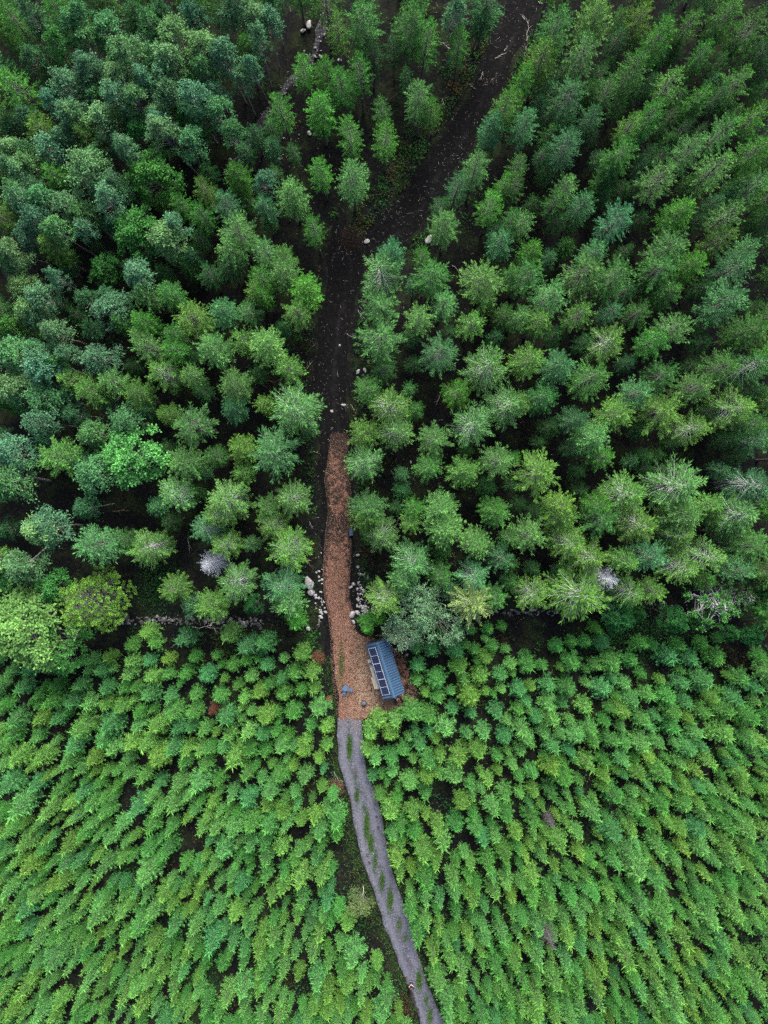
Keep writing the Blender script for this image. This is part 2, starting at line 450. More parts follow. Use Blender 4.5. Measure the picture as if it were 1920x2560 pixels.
def tubes(P, Rad, sides=3):
    """P (n,k,3), Rad (n,k) -> verts, faces"""
    n, k, _ = P.shape
    T = np.gradient(P, axis=1); T = norm(T)
    ref = np.zeros_like(T); ref[..., 2] = 1; flat = np.abs(T[..., 2]) > 0.9; ref[flat] = (1, 0, 0)
    U = norm(np.cross(T, ref)); W = np.cross(T, U)
    V = np.empty((n, k, sides, 3))
    for s in range(sides):
        a = 2 * math.pi * s / sides
        V[:, :, s] = P + (U * math.cos(a) + W * math.sin(a)) * Rad[..., None]
    idx = np.arange(n * k * sides).reshape(n, k, sides); j = np.roll(idx, -1, axis=2)
    F = np.stack([idx[:, :-1], j[:, :-1], j[:, 1:], idx[:, 1:]], -1).reshape(-1, 4)
    return V.reshape(-1, 3), F

def cat(parts):
    V = []; F = []; o = 0; T = []
    for p in parts:
        V.append(p[0]); F.append(p[1] + o); o += len(p[0])
        if len(p) > 2: T.append(p[2])
    return (np.concatenate(V), np.concatenate(F)) + ((np.concatenate(T),) if T else ())

def rand_perp(r, D):
    a = r.normal(0, 1, D.shape); return norm(np.cross(D, a))

def conifer(seed, H=15.0, Rm=1.9, base=0.22, whorl=0.45, per=5.5, leaf=0.21, wid=0.05, step=0.12, bare=0.28, droop=1.0,
            spikes=0, dead_low=0.12, twiglen=0.42, fullness=0.6, spire=1.0, trunk_r=0.16, rnd=0.15):
    r = np.random.default_rng(seed)
    az, zz, LL, el = [], [], [], []
    z = H * base; a0 = 0
    while z < H - 0.12:
        t = (H - z) / (H * (1 - base))
        L = Rm * min(1.0, (t / fullness) ** (0.8 * spire)) * (1 - 0.22 * max(0.0, (t - 0.75) / 0.25))
        n = int(per * (0.75 + 0.6 * t) + r.uniform(0, 1.5)); a0 = r.uniform(0, 6.28)
        for k in range(n):
            az.append(a0 + 6.283 * k / n + r.normal(0, 0.22)); zz.append(z + r.normal(0, 0.09)); LL.append(max(0.14, L * r.uniform(0.72, 1.18)))
            el.append(np.interp(t, [0, .12, .35, .7, 1.0], [1.0, 0.62, 0.18, -0.18 * droop, -0.42 * droop]) + r.normal(0, 0.10))
        z += whorl * r.uniform(0.8, 1.2) * (0.62 + 0.45 * t)
    az, zz, LL, el = map(np.array, (az, zz, LL, el)); nb = len(az)
    lean = r.normal(0, 0.012, 2)
    base_p = np.stack([lean[0] * zz, lean[1] * zz, zz], -1)
    hd = np.stack([np.cos(az), np.sin(az), np.zeros(nb)], -1)
    def bp(i, s):
        L = LL[i][..., None]; s_ = s[..., None]
        p = base_p[i] + hd[i] * L * s_ * np.cos(el[i])[..., None]
        p[..., 2] += (LL[i] * s * np.sin(el[i])) - 0.16 * droop * LL[i] * s * (1 - 0.2 * s) + 0.16 * LL[i] * s ** 3
        return p
    # limbs
    S = np.linspace(0, 1, 4)
    I = np.repeat(np.arange(nb)[:, None], 4, 1); SS = np.repeat(S[None], nb, 0)
    BP = bp(I, SS); BR = (0.012 + 0.014 * LL)[:, None] * np.array([1.0, 0.75, 0.5, 0.15])[None]
    limbV, limbF = tubes(BP, BR, 3)
    # dead lower branches
    nd = int(34 * dead_low / 0.12) if dead_low else 0
    if nd:
        za = r.uniform(H * max(0.05, base - 0.16), H * (base + 0.16), nd); aa = r.uniform(0, 6.28, nd); Ld = r.uniform(0.5, 1.0, nd) * Rm * 0.75
        p0 = np.stack([np.zeros(nd), np.zeros(nd), za], -1); d = np.stack([np.cos(aa), np.sin(aa), r.uniform(-.5, .1, nd)], -1)
        DP = p0[:, None] + d[:, None] * Ld[:, None, None] * S[None, :, None]; DP[:, :, :2] += r.normal(0, .05, (nd, 4, 2)) * S[None, :, None]
        dv, df = tubes(DP, np.full((nd, 4), 0.018) * np.array([1, .8, .6, .3])[None], 3)
        limbV, limbF = cat([(limbV, limbF), (dv, df)])
    # trunk
    k = 7; tz = np.linspace(0, H, k)
    TP = np.stack([lean[0] * tz, lean[1] * tz, tz], -1)[None]; TR = (trunk_r * (1 - tz / H) ** 0.8 + 0.015)[None]; TR[0, 0] *= 1.25
    tv, tf = tubes(TP, TR, 8)
    trunk = cat([(tv, tf), (limbV, limbF)]); tmi = np.r_[np.zeros(len(tf), int), np.ones(len(limbF), int)]
    # foliage
    i_, s_, side_, sub_ = [], [], [], []
    for b in range(nb):
        L = LL[b]; tt = (H - zz[b]) / (H * (1 - base))
        s0 = bare * min(1, tt * 2.2) + 0.04
        n = max(2, int(L * (1 - s0) / step))
        ss = np.linspace(s0, 1.0, n) + r.normal(0, 0.02, n)
        for s in np.clip(ss, 0.02, 1.0):
            for sd in (-1, 1):
                ls = (twiglen * L * (1.02 - s) + 0.14) * r.uniform(0.65, 1.2)
                m = max(1, int(round(ls / (leaf * 0.5))))
                for q in range(m): i_.append(b); s_.append(s); side_.append(sd); sub_.append((q / m) * ls)
    i_, s_, side_, sub_ = map(np.array, (i_, s_, side_, sub_)); n = len(i_)
    P0 = bp(i_, s_)
    ang = az[i_] + side_ * np.interp(s_, [0, 1], [1.0, 0.42]) + r.normal(0, 0.18, n)
    dt = np.stack([np.cos(ang), np.sin(ang), -0.30 * droop * (0.3 + sub_ / 0.5) + 0.10 + np.sin(el[i_]) * 0.8 * (np.cos(ang - az[i_])) + r.normal(0, 0.12, n)], -1)
    P = P0 + dt * sub_[:, None] + r.normal(0, 0.02, (n, 3))
    D = norm(norm(dt) + r.normal(0, rnd, (n, 3))) * (leaf * r.uniform(0.75, 1.3, n))[:, None]
    W = rand_perp(r, D); W[:, :2] *= 1.0; W = norm(W + np.stack([-np.sin(ang), np.cos(ang), np.zeros(n)], -1) * 0.6) * (wid * r.uniform(0.7, 1.3, n))[:, None]
    bt = r.uniform(0.18, 0.62, nb)[i_] + r.normal(0, 0.10, n)
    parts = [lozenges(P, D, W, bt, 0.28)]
    # branch ends
    ie = np.repeat(np.arange(nb), 3); Pe = bp(ie, np.full(len(ie), 0.97)); ae = az[ie] + r.normal(0, 0.4, len(ie))
    De = norm(np.stack([np.cos(ae), np.sin(ae), 0.25 + np.sin(el[ie]) + r.normal(0, .2, len(ie))], -1)) * (leaf * r.uniform(0.9, 1.5, len(ie)))[:, None]
    parts.append(lozenges(Pe, De, rand_perp(r, De) * wid * 0.9, r.uniform(0.4, 0.8, len(ie)), 0.3))
    # leader and pale top shoots
    ns = 6 + spikes
    zs = H - r.uniform(0, 0.9, ns) ** 1.4 * (1.0 + 0.06 * spikes); zs[0] = H - 0.1; asx = r.uniform(0, 6.28, ns); e2 = r.uniform(0.25, 1.1, ns); e2[0] = 1.5
    Dsx = np.stack([np.cos(asx) * np.cos(e2), np.sin(asx) * np.cos(e2), np.sin(e2)], -1) * r.uniform(0.3, 0.62 + 0.012 * spikes, ns)[:, None]
    Ps = np.stack([lean[0] * zs, lean[1] * zs, zs], -1) + Dsx * 0.15
    for q in range(2): parts.append(lozenges(Ps, Dsx, rand_perp(r, Dsx) * 0.035, np.full(ns, 0.8), 0.2))
    crown = cat(parts)
    return trunk, tmi, crown, None

def leafy(seed, H=14.0, Rm=1.6, zc=0.70, rz=0.30, limbs=60, twigs=10, leaves=10, leaf=0.13, wid=0.045, droop=0.8, tw=0.8, up=0.7, trunk_r=0.10,
          stems=1, flat=0.0, shell=0.55, wild=0.0, limb_r=0.02, bend=0.5, clump=0.0):
    r = np.random.default_rng(seed)
    k = 8; tz = np.linspace(0, 1, k); tparts = []
    tops = []
    for s in range(stems):
        bx, by = r.normal(0, 0.25, 2) if stems > 1 else (0, 0); ex, ey = r.normal(0, bend, 2) + (r.normal(0, Rm * .4, 2) if stems > 1 else 0)
        P = np.stack([bx + ex * tz ** 1.6 + 0.12 * np.sin(tz * 7 + s), by + ey * tz ** 1.6 + 0.12 * np.cos(tz * 6 + s), tz * H * 0.93], -1)
        tops.append(P); tv, tf = tubes(P[None], (trunk_r * (1 - tz * 0.88))[None], 7); tparts.append((tv, tf))
    nt_ = sum(len(p[1]) for p in tparts)
    # limb ends in an ellipsoid
    u = norm(r.normal(0, 1, (limbs, 3))); u[:, 2] = np.where(u[:, 2] < -0.45, -u[:, 2], u[:, 2])
    rad = r.uniform(shell, 1.0, limbs) ** 0.6
    lob = 1 + 0.22 * np.sin(u[:, 0] * 4 + seed) * np.cos(u[:, 1] * 5 + seed * 2)
    E = np.stack([u[:, 0] * Rm, u[:, 1] * Rm, u[:, 2] * rz * H], -1) * (rad * lob)[:, None]
    taper = 1 - 0.35 * np.clip(E[:, 2] / (rz * H), 0, 1)
    E[:, :2] *= taper[:, None]; E[:, 2] += zc * H
    st = tops[0] if stems == 1 else None
    LP = []
    for i in range(limbs):
        tr = tops[i % stems]
        zs = max(H * 0.25, E[i, 2] - (0.35 + up) * np.linalg.norm(E[i, :2]) - 0.3)
        b = np.array([np.interp(zs, tr[:, 2], tr[:, 0]), np.interp(zs, tr[:, 2], tr[:, 1]), zs])
        cx = np.array([np.interp(E[i, 2], tr[:, 2], tr[:, 0]), np.interp(E[i, 2], tr[:, 2], tr[:, 1])]) * 0.8
        e = E[i].copy(); e[:2] += cx; E[i] = e
        mid1 = b + (e - b) * 0.33 + np.array((0, 0, 0.1)) + r.normal(0, 0.1 + wild, 3); mid2 = b + (e - b) * 0.68 + np.array((0, 0, 0.12)) + r.normal(0, 0.1 + wild, 3)
        LP.append((b, mid1, mid2, e))
    LP = np.array(LP); lv, lf = tubes(LP, np.array([1.6, 1.2, 0.8, 0.35])[None] * limb_r * np.ones((limbs, 1)), 4)
    tparts.append((lv, lf))
    if wild:                                   # crooked bare twigs
        nw = limbs * 4; ii = np.repeat(np.arange(limbs), 4); b = LP[ii, 2] + (LP[ii, 3] - LP[ii, 2]) * r.uniform(0, 1, nw)[:, None]
        d = norm(r.normal(0, 1, (nw, 3)) + np.array((0, 0, 0.25))) * r.uniform(0.3, 0.8, nw)[:, None]
        Q = np.stack([b, b + d * .4 + r.normal(0, .05, (nw, 3)), b + d * .7 + r.normal(0, .1, (nw, 3)), b + d + r.normal(0, .12, (nw, 3))], 1)
        wv, wf = tubes(Q, np.array([0.8, .6, .45, .2])[None] * limb_r * np.ones((nw, 1)), 3); tparts.append((wv, wf))
    trunk = cat(tparts); tmi = np.r_[np.zeros(nt_, int), np.ones(len(trunk[1]) - nt_, int)]
    # twigs
    nT = limbs * twigs; ti = np.repeat(np.arange(limbs), twigs)
    a = r.uniform(0, 6.28, nT); outw = norm(E[ti] - np.array((0, 0, zc * H - 1.0)))
    dt = norm(np.stack([np.cos(a), np.sin(a), r.normal(0.25, 0.4, nT)], -1) + outw * 0.7)
    ln = tw * r.uniform(0.5, 1.2, nT)
    nL = nT * leaves; li = np.repeat(np.arange(nT), leaves); s = np.tile((np.arange(leaves) + 0.5) / leaves, nT) + r.normal(0, 0.04, nL)
    P = E[ti][li] + dt[li] * (ln[li] * s)[:, None]
    P[:, 2] -= droop * ln[li] * s ** 2 * r.uniform(0.6, 1.2, nL)
    P += r.normal(0, 0.05 + clump, (nL, 3))
    D = norm(r.normal(0, 1, (nL, 3)) * np.array((1, 1, 0.6)) + dt[li] * 0.8 + np.array((0, 0, -droop * 0.8))) * (leaf * r.uniform(0.7, 1.3, nL))[:, None]
    W = rand_perp(r, D)
    if flat: W = norm(W * np.array((1, 1, 1 - flat)))
    W *= (wid * r.uniform(0.7, 1.3, nL))[:, None]
    tt = np.repeat(r.uniform(0.15, 0.7, limbs), twigs)[li] + r.normal(0, 0.14, nL)
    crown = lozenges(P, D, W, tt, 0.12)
    return trunk, tmi, crown, None

def pine(seed, H=12.0, Rm=3.4):
    r = np.random.default_rng(seed)
    ends = []; LPs = []
    for z in np.arange(H * 0.30, H - 0.3, 0.55):
        t = (H - z) / (H * 0.7); L = Rm * min(1, (t / 0.55) ** 0.7) * (1 - .1 * t); n = int(5 + 3 * t)
        a0 = r.uniform(0, 6.28)
        for k in range(n):
            a = a0 + 6.283 * k / n + r.normal(0, .2); l = L * r.uniform(.75, 1.15); h = np.array((math.cos(a), math.sin(a), 0)); e = np.interp(t, [0, .3, 1], [.8, .2, -.05])
            b = np.array((0, 0, z)); P = [b + h * l * s * math.cos(e) + np.array((0, 0, l * (s * math.sin(e) + 0.18 * s ** 2.5))) for s in (0, .35, .7, 1)]
            LPs.append(P); ends.append((P[3], h))
            for s in np.arange(0.42, 0.96, 0.85 / max(l, .6)):
                for sd in (-1, 1):
                    p = b + h * l * s * math.cos(e) + np.array((0, 0, l * (s * math.sin(e) + 0.18 * s ** 2.5)))
                    aa = a + sd * 0.8; h2 = np.array((math.cos(aa), math.sin(aa), 0.25)); l2 = l * (1.1 - s) * 0.42 + 0.2
                    q = p + h2 * l2; LPs.append([p, p + (q - p) * .33, p + (q - p) * .66, q]); ends.append((q, h2))
    LP = np.array(LPs); lv, lf = tubes(LP, np.array([.03, .024, .018, .01])[None] * np.ones((len(LP), 1)), 3)
    tz = np.linspace(0, H, 7); tv, tf = tubes(np.stack([0.1 * np.sin(tz), 0 * tz, tz], -1)[None], (0.22 * (1 - tz / H) + .02)[None], 8)
    trunk = cat([(tv, tf), (lv, lf)]); tmi = np.r_[np.zeros(len(tf), int), np.ones(len(lf), int)]
    Ee = np.array([e for e, _ in ends]); Hd = np.array([h for _, h in ends]); n = len(Ee); m = 60
    i = np.repeat(np.arange(n), m); back = r.uniform(0, 0.30, n * m)
    P = Ee[i] - Hd[i] * back[:, None] * 0.9
    D = norm(r.normal(0, 1, (n * m, 3)) + Hd[i] * 0.7 + np.array((0, 0, 0.75))) * (0.24 * r.uniform(.8, 1.2, n * m))[:, None]
    W = rand_perp(r, D) * 0.026
    crown = lozenges(P, D, W, np.repeat(r.uniform(.15, .6, n), m) + r.normal(0, .1, n * m) + .25 - back * .8, .35)
    return trunk, tmi, crown, None

class Kind:
    """one tree model: trunk mesh + crown mesh, copied by linking the meshes"""
    def __init__(s, name, geo, mats, fol, H, Rm, tip='crown'):
        trunk, tmi, crown, _ = geo
        s.tm = mesh_from(name + "_trunk", trunk[0], trunk[1], mats, tmi)
        s.cm = mesh_from(name + "_crown", crown[0], crown[1], [fol], attrs={"tint": crown[2]})
        s.H = H; s.R = Rm; s.crown = crown; s.trunk = trunk
    def place(s, name, loc, h, rad, rz, color, tilt=(0, 0), crown_name="crown"):
        o = empty(name, loc, rz); o.rotation_euler = (tilt[0], tilt[1], rz)
        sc = (rad / s.R, rad / s.R, h / s.H); o.scale = sc
        link("trunk", s.tm, o); c = link(crown_name, s.cm, o)
        c.color = tuple(color) + (1,)
        return o

SP = [Kind("spruce%d" % i, conifer(100 + i, 15, 1.9, base=b, whorl=w, per=p, bare=ba, droop=d, spikes=sp, twiglen=tl, fullness=fu, leaf=.30, wid=.042, step=.12), [M_BARK, M_LICHEN], M_FOL, 15, 1.9)
      for i, (b, w, p, ba, d, sp, tl, fu) in enumerate([(.42, .60, 6.4, .26, 1.0, 2, .25, .42), (.48, .68, 5.4, .32, 1.2, 4, .24, .42), (.40, .58, 6.6, .22, 0.8, 2, .26, .48), (.44, .64, 5.8, .28, 1.0, 3, .25, .44),
                                                        (.50, .66, 5.6, .30, 1.3, 6, .24, .40), (.44, .62, 6.2, .26, 0.9, 3, .25, .46), (.46, .70, 5.2, .24, 1.1, 8, .27, .40), (.42, .66, 5.4, .3, 1.1, 5, .23, .42)])]
SPP = [Kind("spruce_pale%d" % i, conifer(200 + i, 15, 1.9, base=.3, whorl=w, per=4.8, bare=ba, droop=d, spikes=2, twiglen=.34, fullness=fu, dead_low=.3, leaf=.31, wid=.045, step=.12), [M_BARK, M_PALE], M_FOL, 15, 1.9)
       for i, (w, ba, d, fu) in enumerate([(.58, .40, 1.0, .45), (.64, .46, 1.2, .40), (.58, .36, .8, .5), (.60, .42, 1.1, .42)])]
YS = [Kind("young%d" % i, conifer(300 + i, 7.5, 1.25, base=.20, whorl=w, per=p, leaf=.23, wid=.029, step=.115, bare=.08, droop=d, spikes=sp, dead_low=0, twiglen=.28, fullness=fu, spire=spi, trunk_r=.08),
           [M_BARK, M_TWIGGREEN], M_FOL, 7.5, 1.25)
      for i, (w, p, d, sp, fu, spi) in enumerate([(.48, 6.6, .6, 14, .85, 1.2), (.56, 5.6, .8, 20, .98, 1.3), (.48, 6.8, .5, 12, .75, 1.1), (.60, 5.4, .7, 22, .98, 1.4), (.50, 6.2, .6, 18, .90, 1.25), (.64, 5.2, .9, 16, .85, 1.15), (.52, 6.0, .4, 14, .70, 1.0), (.56, 6.2, .7, 20, .92, 1.2), (.66, 5.0, .5, 18, .95, 1.3), (.50, 6.4, 1.0, 16, .88, 1.2)])]
BI = [Kind("birch%d" % i, leafy(400 + i, 14, 1.55, rz=rz, limbs=lb, twigs=11, leaves=7, leaf=.19, wid=.06, droop=dr, tw=.75, bend=.8), [M_BIRCHBARK, M_BIRCHBARK], M_LEAF, 14, 1.55)
      for i, (rz, lb, dr) in enumerate([(.24, 58, .8), (.20, 52, .6), (.27, 64, .9), (.22, 50, .7), (.25, 60, .55)])]
BL = [Kind("broadleaf%d" % i, leafy(500 + i, 11, 2.6, zc=.66, rz=.26, limbs=lb, twigs=9, leaves=10, leaf=.20, wid=.075, droop=.25, tw=.6, flat=.4, trunk_r=.15, clump=.05, bend=.5, limb_r=.03), [M_BARK, M_LICHEN], M_LEAF, 11, 2.6)
      for i, lb in enumerate([95, 80, 110])]

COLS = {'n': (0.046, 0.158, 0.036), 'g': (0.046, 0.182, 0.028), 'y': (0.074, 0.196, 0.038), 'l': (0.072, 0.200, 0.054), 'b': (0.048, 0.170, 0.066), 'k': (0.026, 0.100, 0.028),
        'r': (0.10, 0.045, 0.03), 'w': (0.40, 0.44, 0.52)}
CWORD = {'n': 'mid-green', 'g': 'bright green', 'y': 'yellow-green', 'l': 'pale green', 'b': 'blue-green', 'k': 'dark green'}
def jitter(c, r, a=0.14):
    k = 1 + r.normal(0, a); h = r.normal(0, 0.06)
    return tuple(float(max(0.004, min(0.9, v))) for v in (c[0] * k * (1 + h), c[1] * k, c[2] * k * (1 - h)))

_used = set()
def where(px, py):
    if py < 1560:
        ref = 838 if py > 640 else np.interp(py, [0, 640], [1290, 860])
        if py > 1085: nm = "the chip path"
        else: nm = "the black track"
    else: ref = np.interp(py, [1560, 1800, 2000, 2250, 2560], [850, 870, 915, 965, 1085]); nm = "the gravel road" if py > 1800 else "the cabin clearing"
    return ("left of " if px < ref else "right of ") + nm
_ONES = "zero one two three four five six seven eight nine ten eleven twelve thirteen fourteen fifteen sixteen seventeen eighteen nineteen".split()
_TENS = "0 0 twenty thirty forty fifty sixty seventy eighty ninety".split()
def numw(n):
    if n < 20: return _ONES[n]
    return _TENS[n // 10] + ("-" + _ONES[n % 10] if n % 10 else "")
def lab(head, px, py):
    px = max(20, min(1900, px)); py = max(26, min(2534, py))
    for k in range(40):
        a = max(1, min(99, int(round(px / 19.2)))); b = max(1, min(99, int(round(py / 25.6))))
        s = "%s %s, %s percent across and %s down" % (head, where(px, py), numw(a), numw(b))
        if (a, b, head.split()[-1]) not in _used: _used.add((a, b, head.split()[-1])); return s
        px += 8 if k % 2 else 0; py += 9 if k % 2 == 0 else 0
    return s

